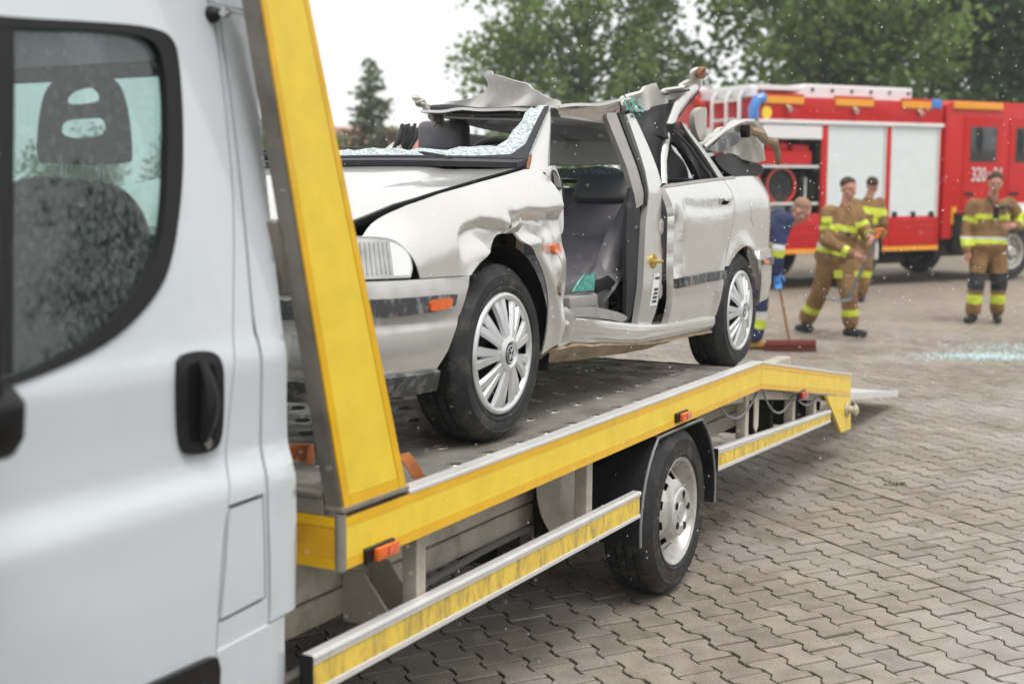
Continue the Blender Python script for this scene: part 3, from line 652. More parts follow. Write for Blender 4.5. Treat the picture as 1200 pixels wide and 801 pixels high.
    mb = MB(); mb.cyl(p+o_*.02, p+o_*.05, .006, n=10); mb.cyl(p+o_*.032, p+o_*.044, .012, n=6); mb.build('stop_bolt', M_CHROME, truck, off=TO)
    panel('roof_seam', [(-1.346, 1.236, 1), (-1.50, 1.242, 1), (-1.50, 1.234, 1), (-1.346, 1.228, 1)], sx(.002), M_CAB, truck, grid=.1, thick=.01, it=0, **K)
    # mirror
    mb = MB(); y0 = -2.50
    def X(x): return x if side > 0 else -2.1-x
    mb.prism([(X(.06), .42), (X(.06), .80), (X(.10), .84), (X(.19), .83), (X(.215), .78), (X(.21), .46), (X(.18), .405), (X(.10), .39)], 1, -2.56, -2.385); mb.prism([(X(.07), .41), (X(.07), .505), (X(.10), .52), (X(.19), .515), (X(.222), .49), (X(.215), .43), (X(.19), .395), (X(.10), .39)], 1, -2.50, -2.350); mo = tb(mb, 'door_mirror', M_BLK, bevel=.02, seg=3)
    mb = MB(); mb.prism([(X(.08), .54), (X(.08), .80), (X(.18), .80), (X(.19), .54)], 1, -2.387, -2.380); mb.build('mirror_glass', M_CHROME, mo, off=TO)
    mb = MB(); mb.tube([(X(-.08), -2.53, .52), (X(.02), -2.52, .50), (X(.08), -2.52, .50)], .035, n=10); mb.build('mirror_arm', M_BLK, mo, off=TO)
# roof, rear wall, floor, front
def cabw(z): return interp(z, CZ, CX)
panel('cab_roof', [(-.30, -1.342, 1), (-1.80, -1.342, 1), (-1.80, -2.42, 1), (-.30, -2.42, 1)], lambda u, v: (u, v, 1.455+.045*(1-((u+1.05)/.80)**2)), M_CAB, truck, grid=.1, thick=.02, off=TO, it=0)
for sg in (1, -1):
    panel('roof_roll', [(0, -1.342, 1), (1, -1.342, 1), (1, -2.44, 1), (0, -2.44, 1)], lambda u, v: ((-.265-.04*u) if sg > 0 else (-1.835+.04*u), v, 1.452+.006*u), M_CAB, truck, grid=.2, thick=.015, off=TO, it=0)
RW = [(-.30, .52), (-.30, 1.07), (-.38, 1.12), (-1.72, 1.12), (-1.80, 1.07), (-1.80, .52), (-1.72, .47), (-.38, .47)]
panel('cab_back', [(-.13, -.5, 1), (-1.97, -.5, 1), (-1.95, .5, 1), (-1.85, 1.25, 1), (-1.75, 1.46, 1), (-.35, 1.46, 1), (-.25, 1.25, 1), (-.14, .5, 1)], lambda u, v: (u, -1.36, v), M_CAB, truck, grid=.2, thick=.02, off=TO, it=0, holes=[RW])
panel('rear_window', RW, lambda u, v: (u, -1.368, v), glass('rear_glass', (.80, .90, .88), alpha=.10), truck, grid=.3, thick=0, off=TO, it=0)
panel('rear_window_seal', inset(RW, -.02), lambda u, v: (u, -1.372, v), M_SEAL, truck, grid=.3, thick=.01, off=TO, it=0, holes=[inset(RW, .02)])
mb = MB(); mb.box((-2.0, -3.0, -.42), (-.12, -1.38, -.36)); tb(mb, 'cab_floor', M_INT)
mb = MB(); mb.box((-1.95, -1.42, -.36), (-.16, -1.39, .46)); tb(mb, 'cab_lining', M_INT)
mb = MB(); mb.prism([(-2.80, .30), (-2.62, .42), (-2.62, .50), (-2.85, .60), (-3.2, .58), (-3.2, -.3), (-2.9, -.3)], 0, -1.98, -.12); tb(mb, 'dashboard', M_INT, bevel=.03, seg=2)
ws = [(-2.42, 1.455), (-2.62, 1.25), (-2.88, .92), (-3.12, .62)]
def front_prof(u, v):
    y = interp(v, [0, 1, 2, 3], [p[0] for p in ws]); z = interp(v, [0, 1, 2, 3], [p[1] for p in ws]); return (u, y-.12*(1-((u+1.05)/.95)**2), z)
panel('windscreen', [(-.34, 0, 1), (-1.76, 0, 1), (-1.95, 3, 1), (-.15, 3, 1)], front_prof, glass('windscreen_glass', (.6, .72, .7), alpha=.05), truck, grid=.2, thick=0, off=TO, it=0)
hp_ = [(-3.10, .62), (-3.45, .48), (-3.75, .22), (-3.88, -.1), (-3.93, -.5)]
def hood_prof(u, v):
    y = interp(v, [0, 1, 2, 3, 4], [p[0] for p in hp_]); z = interp(v, [0, 1, 2, 3, 4], [p[1] for p in hp_]); return (u, y-.13*(1-((u+1.05)/.95)**2)+.0, z)
panel('cab_nose', [(-.18, 0, 1), (-1.92, 0, 1), (-1.88, 4, 1), (-.22, 4, 1)], hood_prof, M_CAB, truck, grid=.15, thick=.02, off=TO, it=0)
# seats
for sx_ in (-.46, -1.25, -1.62):
    wd = .27 if sx_ > -1 else .2
    def sb(u, v): return (sx_+u, -1.62+.20*(v-.1)*.35+.05*math.cos(u/wd*1.3)-.05, v)
    st = panel('cab_seat', [(-wd, .0), (-wd-.01, .5), (-wd+.03, .74), (-wd*.5, .835), (0, .85), (wd*.5, .835), (wd-.03, .74), (wd+.01, .5), (wd, 0)], sb, M_SEAT, truck, grid=.05, thick=.12, off=TO)
    def hb(u, v): return (sx_+u, -1.56+.02*math.cos(u*9), v)
    outer = [(-.135, .90), (-.125, 1.0), (-.10, 1.065), (-.05, 1.09), (.05, 1.09), (.10, 1.065), (.125, 1.0), (.135, .90), (.12, .885), (-.12, .885)]
    panel('headrest', outer, hb, M_SEAT, st, grid=.03, thick=.045, off=TO, holes=[[(-.075, 1.022), (-.075, 1.045), (-.035, 1.062), (.035, 1.062), (.075, 1.045), (.075, 1.022)], [(-.095, .945), (-.095, .985), (-.05, .992), (.05, .992), (.095, .985), (.095, .945)]])
    for dx in (-.06, .06): mb = MB(); mb.cyl((sx_+dx, -1.58, .82), (sx_+dx, -1.58, .895), .008, n=8); mb.build('headrest_post', M_CHROME, st, off=TO)
    mb = MB(); mb.box((sx_-wd, -2.2, -.02), (sx_+wd, -1.66, .14)); mb.build('seat_cushion', M_SEAT, st, off=TO, bevel=.05, seg=3)

# ------------------------------------------------------------------ wrecked car on the bed
# near-side skin of the car: x as a function of (y, z) in the truck frame
ZTY = [-.80, -.66, -.60, -.436, -.225, .04, .38, .5, 1.3, 1.6, 2.3, 2.9, 3.2, 3.5]
ZTZ = [.66, .705, .735, .790, .833, .876, .928, .935, .895, .893, .925, .955, .94, .90]
def car_zt(y): return interp(y, ZTY, ZTZ)
def car_x0(y, z):
    x = -.19; zt = car_zt(y)
    roll = .13 if y < .5 else (.13-.06*sstep(.5, 1.4, y))
    d = min(1.2, max(0., (z-(zt-.17))/.17)); x -= roll*d*d
    if z > zt: x -= (z-zt)*.42
    if z < .42: x -= .05*((.42-z)/.22)**2
    if y < -.25: x -= .17*((-.25-y)/.55)**2
    if y > 2.95: x -= .30*((min(y, 3.7)-2.95)/.55)**2
    return x

M_SIL = mat('silver_paint', (.65, .642, .61), rough=.27, metal=.6, coat=.7, var=.04, vscale=3, dirt=((.46, .445, .40), .60, .88, 2.6), drops=.0010, dscale=75)
M_SILI = mat('inner_panel_paint', (.55, .54, .50), rough=.45, metal=.2, var=.1, vscale=6, dirt=((.25, .20, .14), .56, .8, 6))
M_MUDDY = mat('muddy_underbody', (.30, .23, .15), rough=.8, var=.3, vscale=5, bump=.003, bscale=30, dirt=((.12, .085, .05), .5, .7, 6))
M_TRIM = mat('bumper_trim', (.060, .062, .066), rough=.5, var=.25, vscale=6, bump=.0006, bscale=120, dirt=((.22, .22, .225), .50, .62, 20), stretch=(1, 1.6, .8))
M_ARCH = mat('arch_liner', (.014, .013, .012), rough=.85, spec=.2, bump=.002, bscale=60)
M_LEATH = mat('grey_leather', (.135, .13, .142), rough=.42, var=.15, vscale=8, bump=.0006, bscale=180, dirt=((.14, .14, .15), .6, .8, 9))
M_TRIMG = mat('grey_trim', (.30, .29, .275), rough=.6, var=.1, vscale=7, bump=.0005, bscale=140)
M_TRIMD = mat('dark_trim', (.035, .036, .040), rough=.55, spec=.3, var=.15, vscale=9, bump=.0005, bscale=150)
M_LINER = mat('headliner', (.72, .715, .70), rough=.95, var=.1, vscale=5, bump=.002, bscale=9, dirt=((.25, .24, .23), .55, .8, 3))
M_LAMP = mat('headlamp_glass', (.50, .51, .50), rough=.10, metal=.45, coat=1, var=.25, vscale=14)
M_TEAL = mat('torn_glass_teal', (.10, .36, .31), rough=.2, coat=.5, var=.4, vscale=40)
M_RUST = mat('rusty_steel', (.22, .11, .055), rough=.8, var=.35, vscale=25, bump=.002, bscale=90)
M_CAP = mat('wheel_cover', (.66, .67, .68), rough=.30, metal=.55, coat=.3, dirt=((.42, .41, .39), .58, .82, 18))
M_WHITE = mat('white_sticker', (.78, .79, .80), rough=.5)
M_BRASS = mat('yellow_zinc', (.55, .38, .10), rough=.4, metal=.7)
def crackle(name, c1, c2, scale, alpha):
    m = bpy.data.materials.new(name); m.use_nodes = True; n = m.node_tree.nodes; l = m.node_tree.links; b = n['Principled BSDF']
    tc = n.new('ShaderNodeTexCoord'); v = n.new('ShaderNodeTexVoronoi'); v.feature = 'DISTANCE_TO_EDGE'; v.inputs['Scale'].default_value = scale; l.new(tc.outputs['Object'], v.inputs['Vector'])
    v2 = n.new('ShaderNodeTexVoronoi'); v2.inputs['Scale'].default_value = scale; l.new(tc.outputs['Object'], v2.inputs['Vector'])
    r = n.new('ShaderNodeMapRange'); l.new(v.outputs['Distance'], r.inputs[0]); r.inputs[1].default_value = 0; r.inputs[2].default_value = .12
    mx_ = n.new('ShaderNodeMix'); mx_.data_type = 'RGBA'; l.new(r.outputs[0], mx_.inputs[0]); mx_.inputs[6].default_value = (*c1, 1); mx_.inputs[7].default_value = (*c2, 1)
    hv = n.new('ShaderNodeHueSaturation'); l.new(mx_.outputs[2], hv.inputs['Color']); sp_ = n.new('ShaderNodeSeparateColor'); l.new(v2.outputs['Color'], sp_.inputs[0])
    rv = n.new('ShaderNodeMapRange'); l.new(sp_.outputs[0], rv.inputs[0]); rv.inputs[3].default_value = .55; rv.inputs[4].default_value = 1.25; l.new(rv.outputs[0], hv.inputs['Value'])
    l.new(hv.outputs[0], b.inputs['Base Color']); b.inputs['Roughness'].default_value = .15; b.inputs['Alpha'].default_value = alpha
    bp = n.new('ShaderNodeBump'); bp.inputs['Distance'].default_value = .003; l.new(sp_.outputs[1], bp.inputs['Height']); l.new(bp.outputs[0], b.inputs['Normal'])
    return m
M_SHAT = crackle('shattered_glass', (.80, .86, .86), (.48, .57, .57), 120, .92)
M_SHATD = crackle('shattered_tinted', (.42, .55, .56), (.16, .24, .25), 85, .92)

car = empty('wrecked_car', frame(T0+_xt*(-1.05)), 'wrecked silver saloon car with torn open roof and missing front door', 'car')
CO = (1.05, 0, 0)
def cb(m_, name, mt, parent=None, **k): return m_.build(name, mt, parent or car, off=CO, **k)
def mir(f): return lambda u, v: (lambda p: (-2.1-p[0], p[1], p[2]))(f(u, v))
def under_ridge(y, z, ys, zs, h, depth):
    """sheet pushed in below a sharp ridge line"""
    if y < ys[0] or y > ys[-1]: return 0.
    t = (interp(y, ys, zs)-z)/h
    if t < 0 or t > 1: return 0.
    e = min(1., (y-ys[0])/.05, (ys[-1]-y)/.05)
    return -depth*e*(sstep(0, .42, t)*(1-sstep(.35, 1., t))*1.25)
def vee(y, z, y0, w_, z0, z1, depth):
    """vertical V crease"""
    if z < z0 or z > z1: return 0.
    return -depth*max(0., 1-abs(y-y0)/w_)*min(1., (z-z0)/.08, (z1-z)/.08)
def dents(y, z):
    d = under_ridge(y, z, [-.30, -.22, -.12, .0, .05], [.715, .748, .766, .754, .725], .12, .034)
    d += under_ridge(y, z, [.05, .11, .20, .32, .47], [.800, .782, .795, .788, .80], .13, .040)
    d += .020*bump2(y, z, -.17, .655, .05, .06)+.026*bump2(y, z, .21, .672, .06, .035)
    d -= .018*bump2(y, z, .43, .66, .07, .07)
    d += .016*bump2(y, z, .40, .57, .045, .05)
    d += vee(y, z, .455, .05, .36, .60, .022)
    d += vee(y, z, 1.625, .045, .44, .80, .035)+vee(y, z+.6*(y-1.7), 1.70, .035, .50, .72, .016)
    d += .014*bump2(y, z, 1.66, .60, .02, .12)
    d += under_ridge(y, z, [1.70, 1.9, 2.2, 2.4], [.835, .822, .826, .84], .09, .012)
    d += .003*hnoise(y, z, 3.3, 4.0)
    return d
def flare(y, z):   # rolled wheel arch lips
    f = 0.
    for cy, cz, r in ((.04, .29, .385), (2.53, .27, .33)):
        dd = math.hypot(y-cy, z-cz)-r
        f += .012*math.exp(-(dd/.035)**2)
    return f
def cx(y, z): return car_x0(y, z)+dents(y, z)+flare(y, z)
def cxf(y, z): return car_x0(y, z)
def skin(d=0.): return lambda u, v: (cx(u, v)+d, u, v)
K = dict(off=CO, side=-1)

# front wing (fender), torn at the arch
fend = [(-.612, .696, 1), (-.546, .744), (-.418, .790), (-.227, .831), (.035, .872), (.369, .922, 1), (.47, .925, 1), (.462, .842), (.441, .728), (.478, .60), (.490, .516), (.470, .42), (.482, .317), (.40, .285), (.327, .262, 1), (.323, .365), (.329, .46), (.279, .56), (.172, .647), (.115, .672), (.075, .70), (.045, .742, 1), (.02, .702, 1), (-.045, .687), (-.159, .645), (-.247, .575, 1), (-.483, .575, 1), (-.493, .604), (-.512, .66), (-.535, .684), (-.612, .690, 1)]
fo = panel('front_wing', fend, skin(), M_SIL, car, grid=.011, thick=.006, angle=50, **K)
# folded metal lips at the tear
def lip(u, v): return (cx(u, v)+.012+.03*sstep(.70, .735, v), u, v)
panel('torn_lip', [(.012, .70, 1), (.03, .745, 1), (.06, .752, 1), (.085, .715, 1), (.05, .705, 1)], lip, M_SILI, fo, grid=.015, thick=.004, it=0, **K)
# far wing, far doors, far quarter (mirror side, undamaged outline)
K2 = dict(off=CO, side=1)
farf = [(p if len(p) > 2 else (p[0], p[1])) for p in fend]
panel('front_wing', [(-.612, .696, 1), (-.546, .744), (-.418, .790), (-.227, .831), (.035, .872), (.369, .922, 1), (.47, .925, 1), (.47, .26, 1), (.36, .262, 1), (.34, .44), (.25, .60), (.04, .675), (-.17, .60), (-.247, .575, 1), (-.483, .575, 1), (-.612, .690, 1)], mir(lambda u, v: (cxf(u, v), u, v)), M_SIL, car, grid=.06, thick=.008, **K2)
panel('front_door', [(.48, .26, 1), (.48, .925, 1), (1.50, .89, 1), (1.50, .26, 1)], mir(lambda u, v: (cxf(u, v), u, v)), M_SIL, car, grid=.08, thick=.05, it=0, **K2)
panel('rear_door', [(1.51, .26, 1), (1.51, .89, 1), (2.42, .925, 1), (2.40, .75), (2.24, .55), (2.20, .26, 1)], mir(lambda u, v: (cxf(u, v), u, v)), M_SIL, car, grid=.08, thick=.05, it=0, **K2)
panel('rear_quarter', [(2.43, .925, 1), (2.41, .75), (2.25, .55, 1), (2.40, .565), (2.60, .615), (2.80, .54), (2.86, .40, 1), (3.45, .40, 1), (3.45, .90, 1), (2.9, .955, 1)], mir(lambda u, v: (cxf(u, v), u, v)), M_SIL, car, grid=.08, thick=.01, it=0, **K2)

# bumper wrap: plan curve from the near arch round the nose to the far arch
plan = [(-.195, -.20), (-.195, -.38), (-.215, -.52), (-.26, -.65), (-.345, -.76), (-.50, -.835), (-.75, -.885), (-1.05, -.90)]
plan = plan + [(-2.1-x, y) for x, y in plan[-2::-1]]
pl = smooth_poly(plan, 2, closed=False)
PS = [0.]
for a, b_ in zip(pl[:-1], pl[1:]): PS.append(PS[-1]+math.hypot(a[0]-b_[0], a[1]-b_[1]))
PXs = [p[0] for p in pl]; PYs = [p[1] for p in pl]; PT = PS[-1]
_t = Vector((PXs[1]-PXs[0], PYs[1]-PYs[0])); NS = 1 if (-_t.y) > 0 else -1       # at the start outward is +x
def wrap(d=0., zprof=None):
    def f(u, v):
        e = .03; a = max(0, u-e); b2 = min(PT, u+e)
        x = interp(u, PS, PXs); y = interp(u, PS, PYs)
        t = Vector((interp(b2, PS, PXs)-interp(a, PS, PXs), interp(b2, PS, PYs)-interp(a, PS, PYs))).normalized()
        dd = d+(zprof(v) if zprof else 0); return (x+NS*-t.y*dd, y+NS*t.x*dd, v)
    return f
def bprof(v): return -.05*max(0, (v-.545)/.03)**2*.15-.07*(max(0, .36-v)/.15)**1.6-.006*math.exp(-((v-.44)/.012)**2)
KW = dict(off=CO, side=1)
bmp = panel('front_bumper', [(.02, .572, 1), (.075, .47), (.20, .285, 1), (PT-.20, .285, 1), (PT-.075, .47), (PT-.02, .572, 1)], wrap(.0, bprof), M_SIL, car, grid=.035, thick=.012, it=1, **KW)
panel('bumper_trim', [(.115, .522), (.128, .508), (.135, .485, 1), (.36, .462), (PT-.36, .462), (PT-.135, .485, 1), (PT-.128, .508), (PT-.115, .522), (PT-.4, .520), (.4, .520)], wrap(.012, bprof), M_TRIM, bmp, grid=.05, thick=.018, **KW)
panel('bumper_lip', [(.19, .283, 1), (PT-.19, .283, 1), (PT-.15, .215, 1), (.15, .215, 1)], wrap(.016, bprof), M_TRIM, bmp, grid=.05, thick=.03, it=0, **KW)
for s in (0, 1):
    u0, u1 = (.165, .272) if s == 0 else (PT-.272, PT-.165)
    panel('bumper_lamp', [(u0, .508), (u0+.01, .511), (u1, .511), (u1+.003, .48), (u1-.004, .476), (u0+.005, .48)], wrap(.022, bprof), M_ORANGE, bmp, grid=.03, thick=.014, it=2, **KW)
panel('bumper_intake', [(.86, .43), (.86, .32), (PT-.86, .32), (PT-.86, .43)], wrap(.003, bprof), M_ARCH, bmp, grid=.1, thick=.004, it=1, **KW)
for u in (.70, PT-.70):
    mb = MB(); p = wrap(.004, bprof)(u, .375); mb.cyl((p[0], p[1]+.03, p[2]), (p[0], p[1]-.002, p[2]), .05, n=20); mb.build('fog_lamp', M_LAMP, bmp, off=CO, bevel=.006, seg=2)
# headlamps
for s in (0, 1):
    f_ = (lambda u: u) if s == 0 else (lambda u: PT-u)
    def lp(v): return -.02-.22*max(0, v-.575)
    hl = panel('headlamp', [(f_(u), v, k) for u, v, k in ((.335, .58, 1), (.318, .61, 0), (.325, .655, 0), (.37, .686, 0), (.45, .697, 0), (.75, .70, 1), (.76, .58, 1))][::1 if s == 0 else -1], wrap(.018, lp), M_LAMP, car, grid=.03, thick=.03, it=2, **KW)
    panel('indicator_lens', [(f_(u), v, k) for u, v, k in ((.34, .587, 1), (.325, .612, 0), (.332, .652, 0), (.372, .68, 0), (.40, .686, 1), (.40, .587, 1))][::1 if s == 0 else -1], wrap(.0195, lp), mat('clear_lens', (.80, .82, .82), rough=.06, coat=1), hl, grid=.03, thick=.003, it=2, **KW)
    for i in range(14):
        u = .41+i*.0155
        mb = MB(); a = Vector(wrap(.019, lp)(f_(u), .592)); b2 = Vector(wrap(.019, lp)(f_(u), .685)); mb.tube([a, (a+b2)/2+Vector((0, 0, .0)), b2], .0032, n=6); mb.build('lens_flute', M_LAMP, hl, off=CO)
    panel('lamp_bezel', [(f_(u), v, k) for u, v, k in ((.322, .576, 1), (.308, .612, 0), (.315, .660, 0), (.364, .694, 0), (.45, .704, 0), (.77, .706, 1), (.77, .574, 1))][::1 if s == 0 else -1], wrap(.0, lp), mat('lamp_bezel', (.34, .34, .33), rough=.3, metal=.4), car, grid=.04, thick=.03, it=2, **KW)
panel('grille', [(.80, .585, 1), (PT-.80, .585, 1), (PT-.80, .70, 1), (.80, .70, 1)], wrap(.0, lambda v: -.02-.2*max(0, v-.575)), M_TRIMD, car, grid=.08, thick=.03, it=0, **KW)
panel('nose_panel', [(.78, .701, 1), (.78, .726, 1), (PT-.78, .726, 1), (PT-.78, .701, 1)], wrap(-.02, lambda v: -.4*(v-.70)), M_SIL, car, grid=.06, thick=.01, it=0, **KW)

# bonnet
def hood(u, v):
    t = (u+1.05)/.745; z = car_zt(v)+.004+.020*(1-t*t)-.012*math.exp(-((abs(t)-.62)/.06)**2)*sstep(-.7, -.2, v)*.5
    z += .006*hnoise(u, v, 0, 3.)-.02*bump2(u, v, -.45, .1, .18, .25)
    return (u, v, z)
hb_ = []
for i in range(21):
    t = -1+2*i/20; hb_.append((-1.05+t*.70, -.60-.17*(1-t*t)-.02, 1 if i in (0, 20) else 0))
edge = [(-.60, -.335), (-.546, -.330), (-.418, -.327), (-.227, -.323), (.035, -.321), (.36, -.322)]
def gx(y): return car_x0(y, car_zt(y))-.012
near_e = [(gx(y), y) for y in (-.58, -.546, -.48, -.418, -.32, -.227, -.1, .035, .2, .36)]
far_e = [(-2.1-x, y) for x, y in near_e[::-1]]
panel('bonnet', [(p[0], p[1], 1) for p in near_e] + [(-1.05, .30, 1)] + [(p[0], p[1], 1) for p in far_e] + [(-1.6, -.70, 1), (-1.35, -.76, 1), (-1.05, -.78, 1), (-.75, -.76, 1), (-.5, -.70, 1)], hood, M_SIL, car, grid=.045, thick=.012, off=CO, it=0, side=-1)
mb = MB(); mb.tube([(gx(y)+.010, y, car_zt(y)-.006) for y in np.linspace(-.60, .36, 24)], .011, n=6); cb(mb, 'bonnet_gap', gapc)
mb = MB(); mb.prism([(-.60, .30), (-.60, .64), (.30, .80), (.42, .80), (.42, .26)], 0, -1.72, -.38); cb(mb, 'engine_bay', M_ARCH)
# cowl, wipers
def cowl(u, v):
    t = (u+1.05)/.75; return (u, v-.10*(1-t*t), .926+.012*(1-t*t)+.12*(v-.36))
panel('cowl', [(-.33, .352, 1), (-1.77, .352, 1), (-1.75, .50, 1), (-.35, .50, 1)], cowl, M_TRIMD, car, grid=.08, thick=.02, off=CO, it=0)
def wip(pts, rad):
    mb = MB(); mb.tube(pts, rad, n=8); return mb
w1 = cb(wip([(-.62, .36, .955), (-.66, .39, .965), (-.75, .41, .980), (-.95, .46, 1.000), (-1.20, .52, 1.012)], [.016, .014, .011, .009, .008]), 'wiper_arm', M_BLKR)
cb(wip([(-.80, .43, .985), (-1.05, .46, .998), (-1.50, .50, 1.008)], .008), 'wiper_blade', M_BLKR)
cb(wip([(-1.35, .35, .965), (-1.42, .38, .98), (-1.62, .42, .992), (-1.85, .44, .995)], [.016, .013, .010, .008]), 'wiper_arm', M_BLKR)
cb(wip([(-1.05, .42, .995), (-1.3, .43, 1.004), (-1.78, .44, .998)], .009), 'wiper_blade', M_BLKR)
mb = MB(); mb.lathe([(.028, 0), (.028, .02), (.015, .03), (.001, .03)], (-.62, .36, .935), 2, 16); cb(mb, 'wiper_pivot', M_BLKR)
# windscreen remains
def wsx(u, v):     # u: x, v: distance up the glass
    t = (u+1.05)/.74; y = .475-.11*(1-t*t)+v*.84; return (u, y, .950+.012*(1-t*t)+v*.57)
rn = random.Random(3)
poly = [(-1.76, .0, 1)] + [(-1.72, .045, 1)]
for i in range(30):
    x = -1.68+i*.040; poly.append((x, .066+rn.uniform(-.012, .014)+.02*math.exp(-((x+.55)/.1)**2), 1))
poly += [(-.50, .09, 1), (-.478, .14, 1), (-.482, .20, 1), (-.475, .27, 1), (-.486, .33, 1), (-.478, .375, 1), (-.462, .36, 1), (-.452, .385, 1), (-.432, .39, 1), (-.405, .375, 1), (-.395, .30, 1), (-.365, .1, 1), (-.345, .0, 1)]
panel('windscreen_shards', poly, wsx, M_SHAT, car, grid=.05, thick=.006, off=CO, it=0)
panel('windscreen_band', [(-.352, .0, 1), (-.368, .1, 1), (-.398, .3, 1), (-.408, .37, 1), (-.425, .37, 1), (-.42, .3, 1), (-.395, .10, 1), (-.42, .028, 1), (-.55, .012, 1), (-1.6, .012, 1), (-1.7, 0, 1)], lambda u, v: (lambda p: (p[0]+.003, p[1]-.006, p[2]+.008))(wsx(u, v)), M_TRIMD, car, grid=.05, thick=.004, off=CO, it=0)
# near A-pillar stump
def apil(u, v):    # u across (0 front .. 1 rear), v height 0..1
    y = .455+v*.315+u*(.13-.05*v); x = -.318-.125*v+.018*math.sin(math.pi*u)-.02*(1-u); z = .93+v*.235+.006*hnoise(u*3, v*4, 1)
    return (x, y, z)
panel('a_pillar', [(0, -.06, 1), (1, -.06, 1), (.98, .5), (1.0, .97, 1), (.6, 1.02, 1), (.35, .97, 1), (.0, 1.0, 1)], apil, M_SIL, car, grid=.12, thick=.03, off=CO, it=1, side=-1)
mb = MB(); mb.tube([tuple(Vector(apil(-.04, v))+Vector((.004, -.006, .004))) for v in np.linspace(-.05, 1, 12)], [.006+.004*abs(math.sin(i*2.1)) for i in range(12)], n=6); cb(mb, 'cut_pillar_edge', M_RUST)
# mirror base / side vent piece behind the wing
def vent(u, v): return (-.265-.10*(v-.82)+.012*math.cos((u-.52)*20), u, v)
vo = panel('mirror_sail', [(.47, .72), (.465, .86), (.49, .94), (.53, .935), (.575, .88), (.585, .78), (.56, .70), (.51, .68)], vent, M_SIL, car, grid=.03, thick=.02, **K)
panel('vent_grille', [(.485, .86), (.49, .925), (.52, .922), (.56, .87), (.56, .845)], lambda u, v: (vent(u, v)[0]+.004, u, v), M_TRIMD, vo, grid=.03, thick=.006, **K)
for i in range(5):
    mb = MB(); y = .497+i*.012; mb.tube([(vent(y, .86)[0]+.008, y, .86), (vent(y, .91)[0]+.008, y-.005, .915-.008*i)], .0025, n=5); mb.build('vent_slat', M_TRIMG, vo, off=CO)
# repeater lamp and side badge
def small(name, poly, d, m, th=.012, par=None): return panel(name, poly, skin(d), m, par or fo, grid=.018, thick=th, it=1, **K)
small('side_repeater', [(.342, .66, 0), (.428, .658, 0), (.430, .622, 0), (.341, .624, 0)], .016, M_ORANGE, .016)
bd = small('side_badge', [(.378, .518), (.46, .516), (.462, .468), (.378, .472)], .008, M_MUDDY, .010)
for i in range(4): small('badge_bar', [(.388+i*.019, .508, 1), (.398+i*.019, .508, 1), (.398+i*.019, .48, 1), (.388+i*.019, .48, 1)], .011, M_TRIMG, .004, bd)
# arch liners, floor pan, firewall
for cy, cz, r, x1 in ((.04, .29, .372, -.55), (2.53, .265, .345, -.55)):
    for sg in (0, 1):
        mb = MB(); n = 20; vs = []
        for i in range(n+1):
            a = R(-15)+R(210)*i/n
            for x in (-.225, x1): vs.append((x if sg == 0 else -2.1-x, cy+r*math.cos(a), cz+r*math.sin(a)))
        c_ = len(vs); mb.add(vs, [(2*i, 2*i+1, 2*i+3, 2*i+2) for i in range(n)] + [tuple(2*i+1 for i in range(n+1))]); cb(mb, 'arch_liner', M_ARCH)
mb = MB(); mb.box((-1.80, .34, .24), (-.30, 3.2, .275)); mb.box((-1.8, .36, .27), (-.34, .42, .88)); mb.box((-1.75, 3.1, .3), (-.4, 3.3, .8)); cb(mb, 'floor_pan', M_MUDDY)
mb = MB(); mb.box((-1.78, .43, .277), (-.40, 3.1, .30)); cb(mb, 'carpet', M_TRIMD)
mb = MB(); mb.cyl((-1.82, 0, .29), (-.3, 0, .29), .03, n=10); mb.cyl((-1.82, 2.55, .27), (-.3, 2.55, .27), .04, n=10); mb.box((-1.5, -.55, .22), (-.6, .3, .35)); cb(mb, 'running_gear', M_DARK)
# sill: crumpled box section
def sill(u, v):    # u: y ; v: 0 (inner top) .. 1 (lip outer) .. 2 (bottom)
    yb = u; zt_ = interp(yb, [.50, .56, .8, 1.25, 1.6, 2.2], [.355, .365, .338, .285, .272, .262]); crush = 1-sstep(1.1, 1.6, yb)
    wr = crush*(.010*math.sin(v*24+yb*3)+.006*hnoise(yb*6, v*5, 2))
    if v < 1: return (-.36+.15*v, yb, zt_+.01*(1-v)+wr)
    return (-.21-.03*(v-1)**2+.008*math.sin((v-1)*math.pi)-crush*.03*bump2(yb, v, .62, 1.5, .2, .5), yb, zt_-(v-1)*.085+wr*.4)
panel('sill', [(.50, 0, 1), (2.20, 0, 1), (2.20, 2, 1), (.56, 2, 1), (.52, 1.3, 1)], sill, M_SIL, car, grid=.05, thick=.008, off=CO, it=0)
def under(u, v):
    z0 = interp(u, [.33, .60, 1.39, 2.0, 2.2], [.262, .262, .195, .182, .178]) ; z1 = interp(u, [.33, .6, 1.39, 2.0, 2.2], [.235, .20, .165, .175, .175])
    return (-.222-.05*v, u, z0+(z1-z0)*v+.006*hnoise(u*7, v*2, 5))
panel('sill_underside', [(.33, -.05, 1), (2.2, -.05, 1), (2.2, 1, 1), (.33, 1, 1)], under, M_MUDDY, car, grid=.08, thick=.012, off=CO, it=0)
def torn(u, v): return (-.20-.03*u+.03*hnoise(u*9, v*9, 1)+.015*math.sin(u*70), u, v)
panel('torn_sill_end', [(.475, .30, 1), (.485, .40, 1), (.53, .42, 1), (.56, .375, 1), (.585, .30, 1), (.54, .275, 1), (.50, .262, 1)], torn, M_SIL, car, grid=.012, thick=.004, it=0, **K)
panel('sill_scuff_trim', [(.62, .36, 1), (.8, .40), (1.1, .375), (1.30, .315, 1), (1.22, .305, 1), (1.0, .345), (.72, .362)], lambda u, v: (-.30-.02*math.sin(u*19), u, v), M_TRIMG, car, grid=.03, thick=.006, **K)
